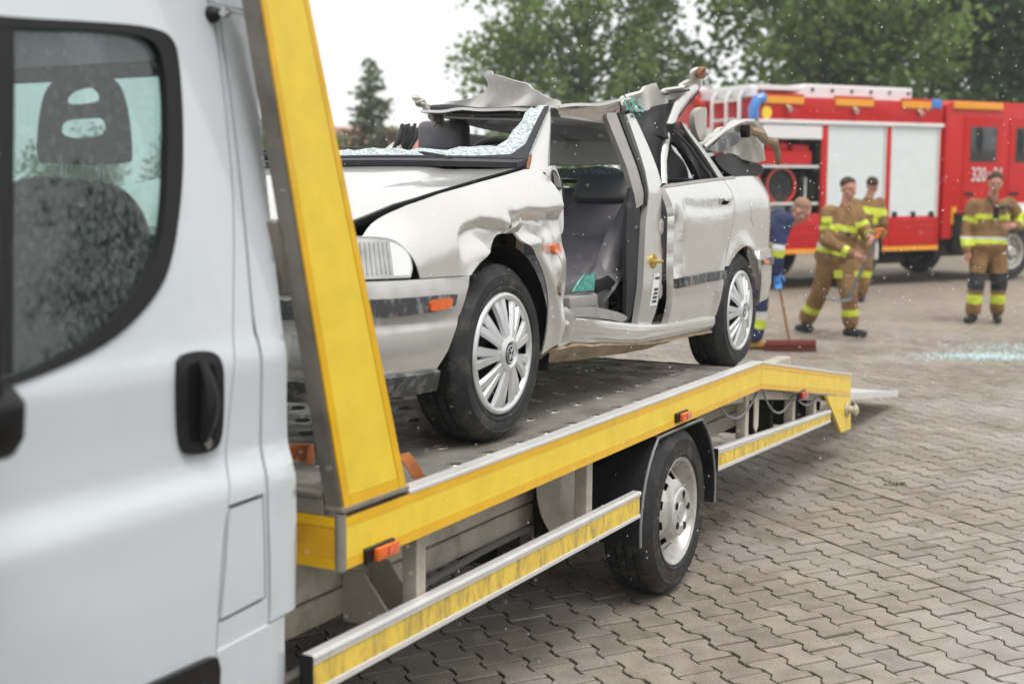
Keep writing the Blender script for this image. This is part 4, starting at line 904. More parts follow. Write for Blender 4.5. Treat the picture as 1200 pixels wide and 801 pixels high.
# B pillar
def bx(z): return interp(z, [.25, .45, .85, .95, 1.2], [-.245, -.235, -.265, -.30, -.415])
def bst(d, dy=0.): return lambda u, v: (bx(v)+d-.35*max(0, abs(u-1.45)-.08)**1.0*0, u+dy, v)
bp_ = panel('b_pillar', [(1.325, .285, 1), (1.352, .45), (1.372, .545), (1.40, .70), (1.442, .82), (1.468, .90), (1.50, 1.05), (1.515, 1.19, 1), (1.575, 1.205, 1), (1.60, 1.05), (1.585, .90), (1.56, .80), (1.545, .70), (1.535, .47), (1.49, .33), (1.45, .28, 1)], lambda u, v: (bx(v)+.10*(u-1.44), u, v), M_SIL, car, grid=.03, thick=.03, **K)
panel('b_pillar_seal', [(1.435, .93, 1), (1.455, 1.195, 1), (1.495, 1.19, 1), (1.468, .90), (1.442, .80, 1), (1.415, .80, 1)], bst(-.004), M_BLKR, car, grid=.04, thick=.022, **K)
panel('b_pillar_trim', [(1.37, .86, 1), (1.375, 1.0), (1.375, 1.17, 1), (1.385, 1.19, 1), (1.45, 1.195, 1), (1.432, .92), (1.415, .80, 1), (1.38, .78, 1)], lambda u, v: (bx(v)-.012-.5*max(0, 1.42-u), u, v), M_TRIMG, car, grid=.03, thick=.03, **K)
panel('door_seal', [(1.602, .90), (1.618, 1.05), (1.592, 1.21, 1), (1.575, 1.215, 1), (1.60, 1.05), (1.585, .88, 1)], bst(-.002), M_BLKR, car, grid=.04, thick=.02, **K)
panel('b_pillar_outer', [(1.62, .885, 1), (1.636, 1.05), (1.61, 1.20, 1), (1.592, 1.215, 1), (1.62, 1.05), (1.605, .885, 1)], bst(.006), M_SIL, car, grid=.04, thick=.02, **K)
panel('inner_pillar_trim', [(1.30, .28, 1), (1.285, .5), (1.32, .80), (1.36, .87, 1), (1.43, .86, 1), (1.405, .72), (1.375, .55), (1.34, .33, 1)], lambda u, v: (bx(v)-.03-.25*max(0, 1.40-u), u, v), M_TRIMD, car, grid=.04, thick=.02, **K)
stk = MB(); stk.cyl((bx(.55)-.002, 1.455, .553), (bx(.55)+.008, 1.455, .553), .032, n=18); so = cb(stk, 'striker', M_BRASS, bp_); so.parent = bp_
mb = MB(); mb.tube([(bx(.55), 1.43, .553), (bx(.55)+.035, 1.432, .553), (bx(.55)+.035, 1.478, .553), (bx(.55), 1.48, .553)], .007, n=8); mb.build('striker_loop', M_BRASS, so, off=CO)
lab = panel('sticker', [(1.425, .36, 1), (1.455, .50, 1), (1.505, .50, 1), (1.485, .36, 1)], lambda u, v: (bx(v)+.10*(u-1.44)+.003, u, v), M_WHITE, bp_, grid=.04, thick=.002, it=0, **K)
for i in range(5):
    z = .374+i*.0175 if i < 4 else .475
    t = (z-.36)/.14; a = 1.425+.03*t
    panel('sticker_print', [(a+.008, z, 1), (a+.011, z+.009, 1), (a+.050, z+.009, 1), (a+.046, z, 1)], lambda u, v: (bx(v)+.10*(u-1.44)+.0055, u, v), M_TRIMD, lab, grid=.04, thick=.0008, it=0, **K)
# hinge recess
mb = MB(); mb.box((-.36, 1.52, .27), (-.275, 1.60, .88)); cb(mb, 'hinge_recess', M_ARCH)
for z in (.42, .70):
    mb = MB(); mb.box((-.265, 1.535, z-.025), (-.24, 1.575, z+.025)); mb.cyl((-.25, 1.56, z-.035), (-.25, 1.56, z+.035), .010, n=10); cb(mb, 'door_hinge', M_SILI, bevel=.004)
mb = MB(); mb.tube([(-.26, 1.54, .64), (-.245, 1.555, .60), (-.25, 1.565, .52), (-.26, 1.555, .46)], .010, n=8); cb(mb, 'wiring_gaiter', M_RUST)
# rear door
rd = panel('rear_door', [(1.578, .262, 1), (1.572, .40), (1.565, .51), (1.572, .65), (1.57, .80), (1.575, .878, 1), (2.0, .905), (2.40, .928, 1), (2.425, .86), (2.41, .78), (2.36, .66), (2.25, .50), (2.225, .40), (2.205, .262, 1)], skin(), M_SIL, car, grid=.026, thick=.03, **K)
panel('rub_strip', [(1.583, .474, 1), (1.585, .430, 1), (2.222, .441, 1), (2.242, .484, 1)], skin(.02), M_TRIM, rd, grid=.022, thick=.024, it=0, **K)
small('rub_strip_end', [(1.585, .472, 1), (1.587, .432, 1), (1.655, .434, 1), (1.655, .474, 1)], .0225, M_BLK, .01, rd)
hd = small('door_handle', [(2.21, .842), (2.385, .846), (2.365, .80), (2.215, .796)], .004, M_SIL, .004, rd)
small('handle_grip', [(2.225, .836), (2.37, .84), (2.36, .818), (2.228, .816)], .022, M_SIL, .016, hd); small('handle_cup', [(2.245, .815), (2.35, .818), (2.335, .80), (2.25, .797)], .007, gapc, .003, hd)
# rear quarter and bumper
def rx(y, z):
    return cx(y, z)
qp = panel('rear_quarter', [(2.408, .929, 1), (2.432, .86), (2.417, .78), (2.367, .66), (2.258, .50, 1), (2.32, .50), (2.41, .549), (2.50, .582), (2.614, .596), (2.70, .575), (2.771, .523, 1), (3.50, .575, 1), (3.52, .75), (3.48, .90, 1), (3.2, .935), (2.9, .955)], lambda u, v: (rx(u, v), u, v), M_SIL, car, grid=.03, thick=.01, **K)
small('fuel_flap', [(2.675, .825), (2.825, .82), (2.83, .682), (2.69, .688)], .002, M_SIL, .004, qp)
rb = panel('rear_bumper', [(2.775, .518, 1), (2.80, .44), (2.83, .33), (2.86, .28, 1), (3.2, .30), (3.54, .34, 1), (3.54, .565, 1), (3.2, .566), (2.80, .560, 1)], lambda u, v: (rx(u, v)+.016-.05*max(0, .38-v), u, v), M_SIL, car, grid=.04, thick=.014, **K)
panel('bumper_trim', [(2.80, .518), (2.81, .478), (3.5, .478), (3.5, .518)], lambda u, v: (rx(u, v)+.027, u, v), M_TRIM, rb, grid=.05, thick=.012, it=1, **K)
panel('bumper_lamp', [(2.835, .512), (2.84, .484), (2.93, .484), (2.93, .512)], lambda u, v: (rx(u, v)+.032, u, v), M_ORANGE, rb, grid=.05, thick=.012, it=1, **K)
def rearf(u, v): return (u, 3.53+.05*(1-((u+1.05)/.62)**2)-.10*max(0, v-.6)**2*4, v)
panel('rear_panel', [(-.55, .575, 1), (-.55, .90, 1), (-1.55, .90, 1), (-1.55, .575, 1)], rearf, M_SIL, car, grid=.1, thick=.02, off=CO, it=0)
panel('rear_bumper_face', [(-.52, .30, 1), (-.52, .565, 1), (-1.58, .565, 1), (-1.58, .30, 1)], lambda u, v: (u, rearf(u, .5)[1]+.03, v), M_SIL, car, grid=.1, thick=.02, off=CO, it=0)
for s in (0, 1):
    mb = MB(); x = -.56 if s == 0 else -1.54; mb.box((x, 3.50, .62), (x-.22 if s == 0 else x+.22, 3.585, .86)); cb(mb, 'tail_lamp', M_REDL, bevel=.015, seg=2)
# boot shelf / rear deck
panel('rear_deck', [(-.30, 2.42, 1), (-1.80, 2.42, 1), (-1.78, 3.05, 1), (-.32, 3.05, 1)], lambda u, v: (u, v, .905+.03*(v-2.42)), M_TRIMD, car, grid=.15, thick=.02, off=CO, it=0)

# ------------------------------------------------------------------ car: wheels, roof wreckage, interior
def car_wheel(xf, y, z, s, r=.298):
    rr = .205; wd = .19
    mb = MB(); mb.lathe(tyre_profile(r, rr-.004, wd), (xf, y, z), 0, 72, sgn=-s); tread_blocks(mb, (xf, y, z), r, wd, 84, s)
    # fine sipes across the shoulder
    t = cb(mb, 'wheel', M_RUB, angle=40)
    mb = MB(); mb.lathe([(rr-.002, .03), (.04, .045)], (xf, y, z), 0, 32, sgn=-s); cb(mb, 'wheel_well', M_ARCH, t)
    mb = MB()
    mb.lathe([(rr+.002, .002), (rr-.001, -.008), (rr-.010, -.012), (rr-.020, -.008), (rr-.024, .004)], (xf, y, z), 0, 60, sgn=-s)
    n = 9
    def dome(q): return -.026+.030*(q/rr)**2          # axial offset of the cover face
    for i in range(n):
        for k, w0, w1, da in ((0, .0125, .019, -.155), (1, .0125, .019, .155)):
            a0 = 2*math.pi*(i+.5)/n
            vs = []; m_ = 6
            for j in range(m_+1):
                q = .050+(rr-.018-.050)*j/m_; a = a0+da*(.55+.45*j/m_)*(1.0-.10*(j/m_)); w_ = w0+(w1-w0)*j/m_
                cy, cz = math.cos(a), math.sin(a); ty, tz = -cz, cy
                for ww, dt in ((-w_, .008), (-w_*.6, -.004), (w_*.6, -.004), (w_, .008)):
                    vs.append((xf-s*(dome(q)+dt), y+q*cy+ww*ty, z+q*cz+ww*tz))
            fs = []
            for j in range(m_):
                for c_ in range(3): fs.append((j*4+c_, j*4+c_+1, j*4+5+c_, j*4+4+c_))
            mb.add(vs, fs)
    mb.lathe([(.062, -.012), (.058, -.030), (.044, -.036), (.036, -.030), (.034, -.026)], (xf, y, z), 0, 40, sgn=-s)
    cov = cb(mb, 'wheel_cover', M_CAP, t, angle=50)
    mb = MB(); mb.lathe([(.036, -.029), (.030, -.031), (.001, -.033)], (xf, y, z), 0, 32, sgn=-s); mb.build('cover_badge', M_TRIMD, cov, off=CO)
    mb = MB()
    xb = xf+s*.0345
    def bar(p, q): mb.tube([(xb, y+p[0]*-s, z+p[1]), (xb, y+q[0]*-s, z+q[1])], .0022, n=6)
    for sg in (-1, 1):
        bar((sg*.011, .021), (0, .004)); bar((sg*.023, .014), (sg*.011, -.020)); bar((sg*.011, -.020), (0, .0))
    mb.lathe([(.0265, -.0335), (.0285, -.0345), (.0305, -.0335)], (xf, y, z), 0, 32, sgn=-s)
    mb.build('badge_relief', M_CAP, cov, off=CO)
    return t
for s in (1, -1):
    def X(x): return x if s > 0 else -2.1-x
    car_wheel(X(-.20), 0.0, .300, s); car_wheel(X(-.20), 2.55, .298+slope*(2.55-2.312), s)

# roof wreckage -----------------------------------------------------
HA, HB = Vector((-.44, .83, 1.170)), Vector((-1.34, 1.42, 1.245))
def hd_(u): return HA.lerp(HB, u)
mb = MB(); mb.tube([tuple(hd_(t)+Vector((0, .02, -.012+.006*math.sin(t*9)))) for t in np.linspace(-.02, 1.02, 14)], .020, n=8, flat=.8); cb(mb, 'roof_header', M_TRIMD)
mb = MB(); mb.tube([tuple(hd_(t)+Vector((0, -.005, -.030+.004*math.sin(t*7)))) for t in np.linspace(.02, .86, 12)], .008, n=6); cb(mb, 'header_seal', M_BLKR)
mb = MB(); mb.tube([tuple(hd_(t)+Vector((0, .02, -.046))) for t in np.linspace(.0, .90, 12)], .008, n=6); cb(mb, 'header_rail', M_TRIMG)
def visor(u, v): p = hd_(u); return (p.x, p.y+.03, p.z+v)
panel('sun_visor', [(.28, -.03), (.28, -.045), (.52, -.043), (.52, -.028)], visor, M_TRIMG, car, grid=.05, thick=.015, off=CO)
# folded cloth / skin flap standing up on the header
def flap(u, v): p = hd_(u); return (p.x+.03*math.sin(v*30), p.y+.05+.25*v+.03*math.sin(u*19+v*20), p.z+.004+v+.012*hnoise(u*9, v*30, 4))
panel('roof_lining_flap', [(1.0, .012), (.93, .022), (.80, .03), (.66, .062), (.585, .095), (.575, .118), (.60, .15), (.56, .165), (.49, .160, 1), (.44, .142), (.33, .125), (.22, .085), (.10, .035), (.0, .022), (.0, .0, 1), (.2, .0), (.45, -.012), (.62, -.035), (.80, -.03), (.93, -.01)], flap, mat('torn_lining', (.50, .48, .46), rough=.9, var=.12, vscale=12, bump=.003, bscale=22), car, grid=.02, thick=.006, off=CO)
panel('lining_edge', [(.0, -.004), (.2, -.004), (.45, -.016), (.60, -.036), (.60, -.05), (.42, -.028), (.2, -.016), (0, -.014)], lambda u, v: (lambda p: (p[0]+.01, p[1]-.015, p[2]))(flap(u, v)), M_BRASS, car, grid=.03, thick=.004, off=CO)
def tip(u, v): return (-1.36-.10*v+.02*math.sin(u*40), 1.46+.12*u+.03*hnoise(u*9, v*9, 2), 1.16+.14*v+.02*hnoise(u*7, v*7, 9))
panel('torn_corner', [(.3, .0), (.15, .35), (-.05, .75), (-.05, .95, 1), (.12, 1.02, 1), (.22, .85, 1), (.33, .80, 1), (.45, .50), (.75, .3), (.8, .05)], tip, M_SILI, car, grid=.06, thick=.012, off=CO, it=1)
# outer roof skin
NE = [(.80, 1.178), (1.30, 1.232), (1.63, 1.272), (2.0, 1.335), (2.35, 1.40), (2.60, 1.47)]
def roofs(u, v):    # u 0 near..1 far, v 0 front..1 rear
    y = .80+v*1.8; z = interp(y, [p[0] for p in NE], [p[1] for p in NE]); p = hd_(u)
    return (-.445-u*.95-.02*v, y+u*.60, z+u*.05*(1-v)-u*v*.25+.015*hnoise(u*4, v*5, 7)+.02*math.sin(u*5)*v)
panel('roof_skin', [(0, 0, 1), (1, 0, 1), (1, .98, 1), (.5, 1.0, 1), (.0, .55, 1)], roofs, [M_SIL], car, grid=.05, thick=.012, off=CO, it=0)
# headliner hanging down to the rear
LC = [Vector((-.50, 1.05, 1.165)), Vector((-1.15, 1.60, 1.185)), Vector((-.55, 1.98, .985)), Vector((-1.42, 2.35, 1.0))]
def liner(u, v):
    a = LC[0].lerp(LC[1], u); b = LC[2].lerp(LC[3], u); p = a.lerp(b, v); p.y = a.y+(b.y-a.y)*min(1., v*2.0)**.8; p.z = a.z+(b.z-a.z)*max(0., (v-.30)/.70)**.9; return (p.x, p.y, p.z+.008*hnoise(u*3, v*3, 1))
panel('headliner', [(0, 0, 1), (1, 0, 1), (1, 1, 1), (0, 1, 1)], liner, M_LINER, car, grid=.07, thick=.012, off=CO, it=0)
panel('rear_screen_shards', [(0, .0, 1), (.12, .35, 1), (.3, .55, 1), (.55, .42, 1), (.8, .5, 1), (1.0, .35, 1), (1, -.1, 1), (.6, -.45, 1), (.3, -.40, 1), (.1, -.35, 1)], lambda u, v: (-.62-.75*u, 2.02+.62*u, .955+.06*v), M_SHATD, car, grid=.1, thick=.006, off=CO, it=0)
# crumpled near roof rail
def crm(d): return lambda u, v: (-.46+d+.03*hnoise(u*5, v*9, 3)+.02*math.sin(u*22+v*15), u, v)
panel('crumpled_roof_rail', [(1.52, 1.243), (1.60, 1.265), (1.705, 1.292), (1.80, 1.325), (1.87, 1.347), (1.93, 1.362, 1), (1.95, 1.335), (1.985, 1.326), (2.10, 1.343), (2.25, 1.365), (2.40, 1.40), (2.46, 1.42, 1), (2.43, 1.463), (2.50, 1.486), (2.57, 1.497), (2.63, 1.487), (2.65, 1.45), (2.62, 1.415), (2.50, 1.375), (2.365, 1.338), (2.18, 1.302), (2.02, 1.272), (1.88, 1.243), (1.759, 1.219), (1.62, 1.200, 1), (1.54, 1.215)], crm(.02), M_SILI, car, grid=.03, thick=.02, **K)
panel('rail_fold', [(1.97, 1.318), (2.1, 1.332), (2.3, 1.358), (2.44, 1.388), (2.46, 1.392), (2.3, 1.352), (2.1, 1.324), (1.98, 1.31)], crm(.045), M_TRIMD, car, grid=.03, thick=.02, **K)
panel('foam_block', [(2.46, 1.425), (2.455, 1.465), (2.50, 1.488), (2.545, 1.485), (2.54, 1.445), (2.51, 1.43)], crm(.05), mat('rust_foam', (.30, .14, .075), rough=.95, var=.3, vscale=20, bump=.004, bscale=50), car, grid=.02, thick=.03, **K)
rn = random.Random(8); mb = MB()
for i in range(46):
    y, z = 1.59+rn.gauss(0, .045), 1.232+rn.gauss(0, .018); c_ = Vector((-.40+rn.uniform(-.02, .03), y, z)); vs = [c_+Vector([rn.uniform(-.013, .013) for _ in range(3)]) for _ in range(4)]; mb.add(vs, [(0, 1, 2), (0, 2, 3), (0, 3, 1), (1, 3, 2)])
g = cb(mb, 'glass_crumbs', M_TEAL, smooth=False); g['kind'] = 'stuff'
panel('dark_roof_lining', [(1.60, 1.20, 1), (1.971, 1.262), (2.3, 1.335), (2.555, 1.405, 1), (2.60, 1.38, 1), (2.40, 1.30), (2.22, 1.21), (2.12, 1.114), (2.06, .985, 1), (1.97, 1.0, 1), (1.83, 1.13)], lambda u, v: (-.475+.02*hnoise(u*4, v*4, 3), u, v), mat('dark_lining', (.13, .13, .135), rough=.9, bump=.002, bscale=40), car, grid=.04, thick=.015, **K)
mb = MB(); mb.tube([(-.45, 2.56, 1.372), (-.445, 2.35, 1.285), (-.44, 2.22, 1.215), (-.43, 2.13, 1.12), (-.42, 2.06, 1.0)], .011, n=8, flat=.6); cb(mb, 'lining_seal', M_BLKR)
mb = MB(); mb.tube([(-.33, 1.80, .885), (-.36, 1.86, 1.0), (-.395, 1.99, 1.13), (-.42, 2.17, 1.255), (-.44, 2.38, 1.345), (-.45, 2.56, 1.40)], [.028, .030, .034, .036, .034, .024], n=12, flat=.5, upv=(1, 0, 0)); cb(mb, 'door_frame_rail', M_SIL)
panel('pillar_cap_trim', [(2.62, 1.17), (2.60, 1.26), (2.66, 1.305), (2.77, 1.30), (2.80, 1.20), (2.77, 1.10), (2.68, 1.10)], lambda u, v: (-.49+.03*math.cos((u-2.7)*14), u, v), mat('beige_trim', (.46, .44, .38), rough=.6, var=.08), car, grid=.04, thick=.04, **K)
# rear door window frame, bent upright
rw = panel('window_frame', [(1.80, 1.112, 1), (1.92, 1.165), (2.085, 1.19, 1), (2.16, 1.145), (2.40, 1.035), (2.56, .937, 1), (2.33, .922, 1), (2.20, 1.0), (2.02, 1.10)], lambda u, v: (-.345-.12*(v-.93)+.01*math.sin((u+v)*30), u, v), M_BLKR, car, grid=.03, thick=.03, **K)
for t in (.35, .68):
    mb = MB(); a = [Vector((-.33, 1.80+.285*t, 1.112+.078*t)), Vector((-.33, 2.06+.12*t, 1.06+.06*t)), Vector((-.318, 2.33+.23*t, .925+.012*t))]; mb.tube(a, .006, n=6); mb.build('frame_groove', M_TRIMD, rw, off=CO)
panel('window_frame_edge', [(2.09, 1.190, 1), (2.13, 1.180, 1), (2.45, 1.045), (2.66, .940, 1), (2.575, .937, 1), (2.40, 1.035), (2.16, 1.145)], lambda u, v: (-.335-.10*(v-.93), u, v), M_SIL, car, grid=.04, thick=.02, **K)
panel('belt_moulding', [(1.585, .884, 1), (2.0, .912), (2.60, .945, 1), (2.60, .934, 1), (2.0, .900), (1.585, .873, 1)], lambda u, v: (cx(u, v)+.004, u, v), M_TRIMG, rd, grid=.05, thick=.012, **K)
panel('hanging_trim', [(2.22, .90, 1), (2.20, 1.0), (2.27, 1.10), (2.45, 1.15, 1), (2.55, 1.06, 1), (2.62, 1.10, 1), (2.80, 1.02), (2.92, .91, 1), (2.6, .93, 1)], lambda u, v: (-.60+.03*hnoise(u*6, v*6, 2), u, v), M_TRIMD, car, grid=.05, thick=.02, **K)
# torn rear corner: quarter pillar, boot lid edge
def tin(d): return lambda u, v: (-.42+d+.03*hnoise(u*5, v*8, 6)+.012*math.sin(u*26+v*31), u, v)
ti = panel('torn_quarter_pillar', [(2.50, 1.085), (2.64, 1.135), (2.78, 1.180), (2.96, 1.222), (3.133, 1.253), (3.333, 1.264), (3.496, 1.240), (3.62, 1.20), (3.66, 1.14), (3.66, 1.05), (3.45, 1.035), (3.20, 1.06), (2.987, 1.085), (2.72, 1.064)], tin(0), M_SILI, car, grid=.03, thick=.03, **K)
mb = MB(); mb.tube([(-.39, 2.50, 1.088), (-.385, 2.78, 1.183), (-.385, 3.0, 1.232), (-.39, 3.14, 1.256), (-.40, 3.34, 1.268), (-.41, 3.50, 1.243), (-.42, 3.66, 1.20)], [.010, .013, .013, .013, .015, .014, .012], n=8); mb.build('folded_edge', M_SIL, ti, off=CO)
panel('pillar_inner_skin', [(2.53, 1.075), (2.78, 1.155), (3.04, 1.20), (3.06, 1.13), (2.9, 1.09), (2.72, 1.064)], tin(.03), mat('mid_grey_skin', (.26, .27, .29), rough=.4, metal=.3), ti, grid=.03, thick=.006, **K)
mb = MB(); mb.tube([(-.36, 3.16, 1.205), (-.35, 3.32, 1.195), (-.36, 3.45, 1.165), (-.35, 3.60, 1.16), (-.36, 3.70, 1.10), (-.37, 3.76, 1.04)], [.022, .028, .024, .026, .022, .012], n=8); mb.build('torn_bracket', M_MUDDY, ti, off=CO)
mb = MB(); mb.cyl((-.40, 3.14, 1.20), (-.36, 3.14, 1.20), .035, n=16); mb.build('grommet', M_ARCH, ti, off=CO)
panel('speaker_shelf', [(2.70, 1.055), (2.987, 1.078), (3.3, 1.058), (3.60, 1.035), (3.63, .99), (3.48, .955), (3.2, .948), (2.883, .952)], lambda u, v: (-.43+.12*(1.06-v)/.1*.2+.02*math.sin(u*7), u, v), M_BLKR, car, grid=.04, thick=.12, **K)
# far side torn bundle
bx0 = Vector((-1.72, 1.66, 1.06))
for i in range(6):
    mb = MB(); o_ = Vector((0, .030*i, 0)); mb.tube([bx0+o_, bx0+o_+Vector((.01, .05, .07+.01*math.sin(i*2))), bx0+o_+Vector((.0, .085, .125+.015*math.sin(i*3.3)))], [.014, .020, .016], n=6, flat=.6); cb(mb, 'torn_seal_strip', M_BLK)
mb = MB(); mb.tube([(-1.80, 1.52, .91), (-1.76, 1.60, 1.0), (-1.73, 1.72, 1.07)], .035, n=8); cb(mb, 'b_pillar', M_SILI)
mb = MB(); mb.tube([(-1.77, .46, .93), (-1.72, .62, 1.02)], .03, n=8); cb(mb, 'a_pillar', M_SILI)
# interior -----------------------------------------------------------
mb = MB(); mb.prism([(.44, .60), (.44, .955), (.56, .975), (.80, .955), (.90, .88), (.88, .70), (.70, .60)], 0, -1.76, -.40); cb(mb, 'dashboard', M_TRIMD, bevel=.025, seg=2)
mb = MB(); mb.prism([(.70, .95), (.74, 1.0), (.90, .985), (.94, .93)], 0, -.88, -.50); cb(mb, 'instrument_hood', M_TRIMD, bevel=.03, seg=3)
swc = Vector((-.68, .93, .895)); ax = Vector((0, -.85, -.52)).normalized(); u_ = Vector((1, 0, 0)); v_ = ax.cross(u_)
mb = MB(); mb.tube([swc+(u_*math.cos(a)+v_*math.sin(a))*.185 for a in np.linspace(0, 2*math.pi, 28, endpoint=False)], .016, n=8, closed=True); sw = cb(mb, 'steering_wheel', M_BLKR)
mb = MB(); mb.cyl(swc, swc+ax*.22, .045, n=12); mb.tube([swc-u_*.18, swc+ax*.03, swc+u_*.18], .018, n=8); mb.build('steering_column', M_BLKR, sw, off=CO)
def seatback(name, p0, p1, w0, w1, th, wing, m, parent=None):
    """padded back from p0 (hip) to p1 (shoulder): u across, v along"""
    p0, p1 = Vector(p0), Vector(p1); d = (p1-p0); nrm = Vector((0, d.z, -d.y)).normalized()*-1
    def f(u, v):
        p = p0.lerp(p1, v); w_ = w0+(w1-w0)*v; b = wing*(abs(u)**3)*(1-.5*v)-.025*math.exp(-((v-.72)/.03)**2)*(1-abs(u)**4)-.012*math.exp(-((v-.42)/.03)**2)*(1-abs(u)**4)-.018*math.exp(-((abs(u)-.66)/.07)**2)
        q = p+nrm*b; return (q.x+u*w_, q.y, q.z)
    return panel(name, [(-1, .0), (-1.02, .4), (-.98, .75), (-.8, .95), (-.5, 1.0), (.5, 1.0), (.8, .95), (.98, .75), (1.02, .4), (1, 0)], f, m, parent or car, grid=.05, thick=th, off=CO, side=-1)
s1 = seatback('driver_seat', (-.68, 1.18, .36), (-.68, 1.86, .80), .25, .235, .12, .10, M_LEATH)
mb = MB(); mb.box((-.825, 1.86, .785), (-.535, 1.97, .935), rot=Matrix.Rotation(R(-30), 3, 'X')); mb.build('headrest', mat('headrest_dark', (.10, .105, .11), rough=.5, bump=.0005, bscale=150), s1, off=CO, bevel=.045, seg=4)
mb = MB(); mb.box((-.92, .78, .36), (-.44, 1.26, .47), rot=Matrix.Rotation(R(8), 3, 'X')); mb.build('seat_cushion', M_LEATH, s1, off=CO, bevel=.05, seg=4)
mb = MB(); mb.tube([(-.44, 1.72, .80), (-.425, 1.52, .66), (-.415, 1.36, .53), (-.42, 1.27, .44)], [.05, .062, .058, .04], n=12, flat=.7); mb.build('side_bolster', M_LEATH, s1, off=CO)
mb = MB(); mb.box((-.47, .98, .30), (-.40, 1.36, .42)); cb(mb, 'seat_base_cover', M_TRIMG, bevel=.02, seg=3)
mb = MB(); mb.box((-.43, .88, .37), (-.36, 1.14, .43)); bn = cb(mb, 'door_pocket', M_TRIMG, bevel=.018, seg=3)
rn = random.Random(12); mb = MB()
for i in range(5):
    c_ = Vector((-.375+rn.uniform(-.01, .02), 1.02+rn.uniform(-.05, .05), .445)); a = rn.uniform(-.03, .03)
    mb.add([c_+Vector((0, -.05, 0)), c_+Vector((.01, .055, .0)), c_+Vector((.015, .045+a, .07)), c_+Vector((.005, .0, .05+a))], [(0, 1, 2, 3)])
mb.build('glass_shard', M_TEAL, bn, off=CO, solid=.005, smooth=False)
mb = MB(); mb.tube([(-.38, 1.15, .45), (-.36, 1.24, .47), (-.35, 1.33, .43), (-.35, 1.36, .36), (-.37, 1.30, .32)], .028, n=8, flat=.12, upv=(1, 0, 0)); cb(mb, 'seat_belt', M_BLKR)
s2 = seatback('passenger_seat', (-1.42, 1.25, .42), (-1.42, 1.62, 1.02), .25, .23, .12, .06, M_LEATH)
mb = MB(); mb.box((-1.55, 1.60, 1.03), (-1.29, 1.71, 1.195)); mb.build('headrest', M_LEATH, s2, off=CO, bevel=.045, seg=4)
mb = MB(); mb.box((-1.66, .80, .36), (-1.18, 1.32, .48)); mb.build('seat_cushion', M_LEATH, s2, off=CO, bevel=.05, seg=4)
rs = seatback('rear_seat', (-1.05, 2.15, .42), (-1.05, 2.46, .88), .66, .64, .12, .02, M_LEATH)
mb = MB(); mb.box((-1.72, 1.70, .34), (-.38, 2.2, .46)); mb.build('seat_cushion', M_LEATH, rs, off=CO, bevel=.05, seg=3)
mb = MB(); mb.box((-1.14, .75, .30), (-.96, 1.75, .50)); cb(mb, 'centre_console', M_TRIMD, bevel=.03, seg=2)
mb = MB(); mb.box((-1.80, .50, .30), (-1.74, 2.35, .88)); cb(mb, 'door_card', M_TRIMD, bevel=.02)
mb = MB(); mb.prism([(1.95, .90), (2.15, 1.17), (2.75, 1.17), (3.0, .94)], 0, -1.70, -1.66); cb(mb, 'quarter_trim', M_TRIMD, bevel=.01)
for xx in (-.72, -1.38): mb = MB(); mb.box((xx-.12, 2.46, .86), (xx+.12, 2.56, 1.02)); mb.build('rear_headrest', M_TRIMD, rs, off=CO, bevel=.04, seg=3)

# ------------------------------------------------------------------ cargo straps lying on the bed
def ribbon(pts, wv, name, label):
    """strap of webbing: centre line pts, width vectors"""
    mb = MB(); P = [Vector(p) for p in pts]; vs = []
    for p, w_ in zip(P, wv): vs += [p-Vector(w_)*.5, p+Vector(w_)*.5]
    mb.add(vs, [(2*i, 2*i+1, 2*i+3, 2*i+2) for i in range(len(P)-1)])
    o = mb.build(name, M_STRAP, None, off=(0, 0, 0), solid=.004, angle=60)
    o.matrix_world = frame(T0); return tag(o, label, 'strap', 'orange straps lying on the bed')
def curl(c, r, n, a0, a1, wz, dr=0., dy=0.):
    pts = []; w_ = []
    for i in range(n+1):
        t = i/n; a = R(a0+(a1-a0)*t); rr_ = r+dr*t; pts.append((c[0]+rr_*math.cos(a), c[1]+rr_*math.sin(a)+dy*t, c[2]+.002*math.sin(t*9))); w_.append((.006*math.sin(t*7), .008*math.cos(t*6), wz))
    return pts, w_
p, w_ = curl((-.30, -1.07, .105), .030, 26, 20, 350, .038, .010); p2, w2 = curl((-.295, -.985, .115), .042, 22, 260, -20, .050, -.010)
ribbon(p+p2, w_+w2, 'cargo_strap', 'coiled orange webbing strap on the bed beside the cab')
ribbon([(-.21, -.97, .066), (-.185, -.91, .064), (-.165, -.86, .068), (-.15, -.81, .066), (-.14, -.775, .07), (-.128, -.755, .088), (-.112, -.75, .096), (-.10, -.745, .080), (-.09, -.73, .055), (-.085, -.715, .030), (-.082, -.70, .012)], [(.004, 0, .034), (0, .004, .036), (-.004, 0, .036), (0, .006, .034), (.004, .02, .03), (.012, .034, .012), (.016, .034, .004), (.018, .034, .004), (.016, .036, .006), (.012, .036, .008), (.01, .034, .006)], 'cargo_strap', 'orange strap folded over at the foot of the yellow wing')
mb = MB(); mb.cyl((-.10, -.885, .004), (-.10, -.885, .082), .011, n=12); mb.box((-.15, -.905, .075), (-.075, -.86, .085)); mb.box((-.14, -.91, .001), (-.06, -.83, .012)); cb_ = tb(mb, 'lashing_post', M_BLK, bevel=.002)

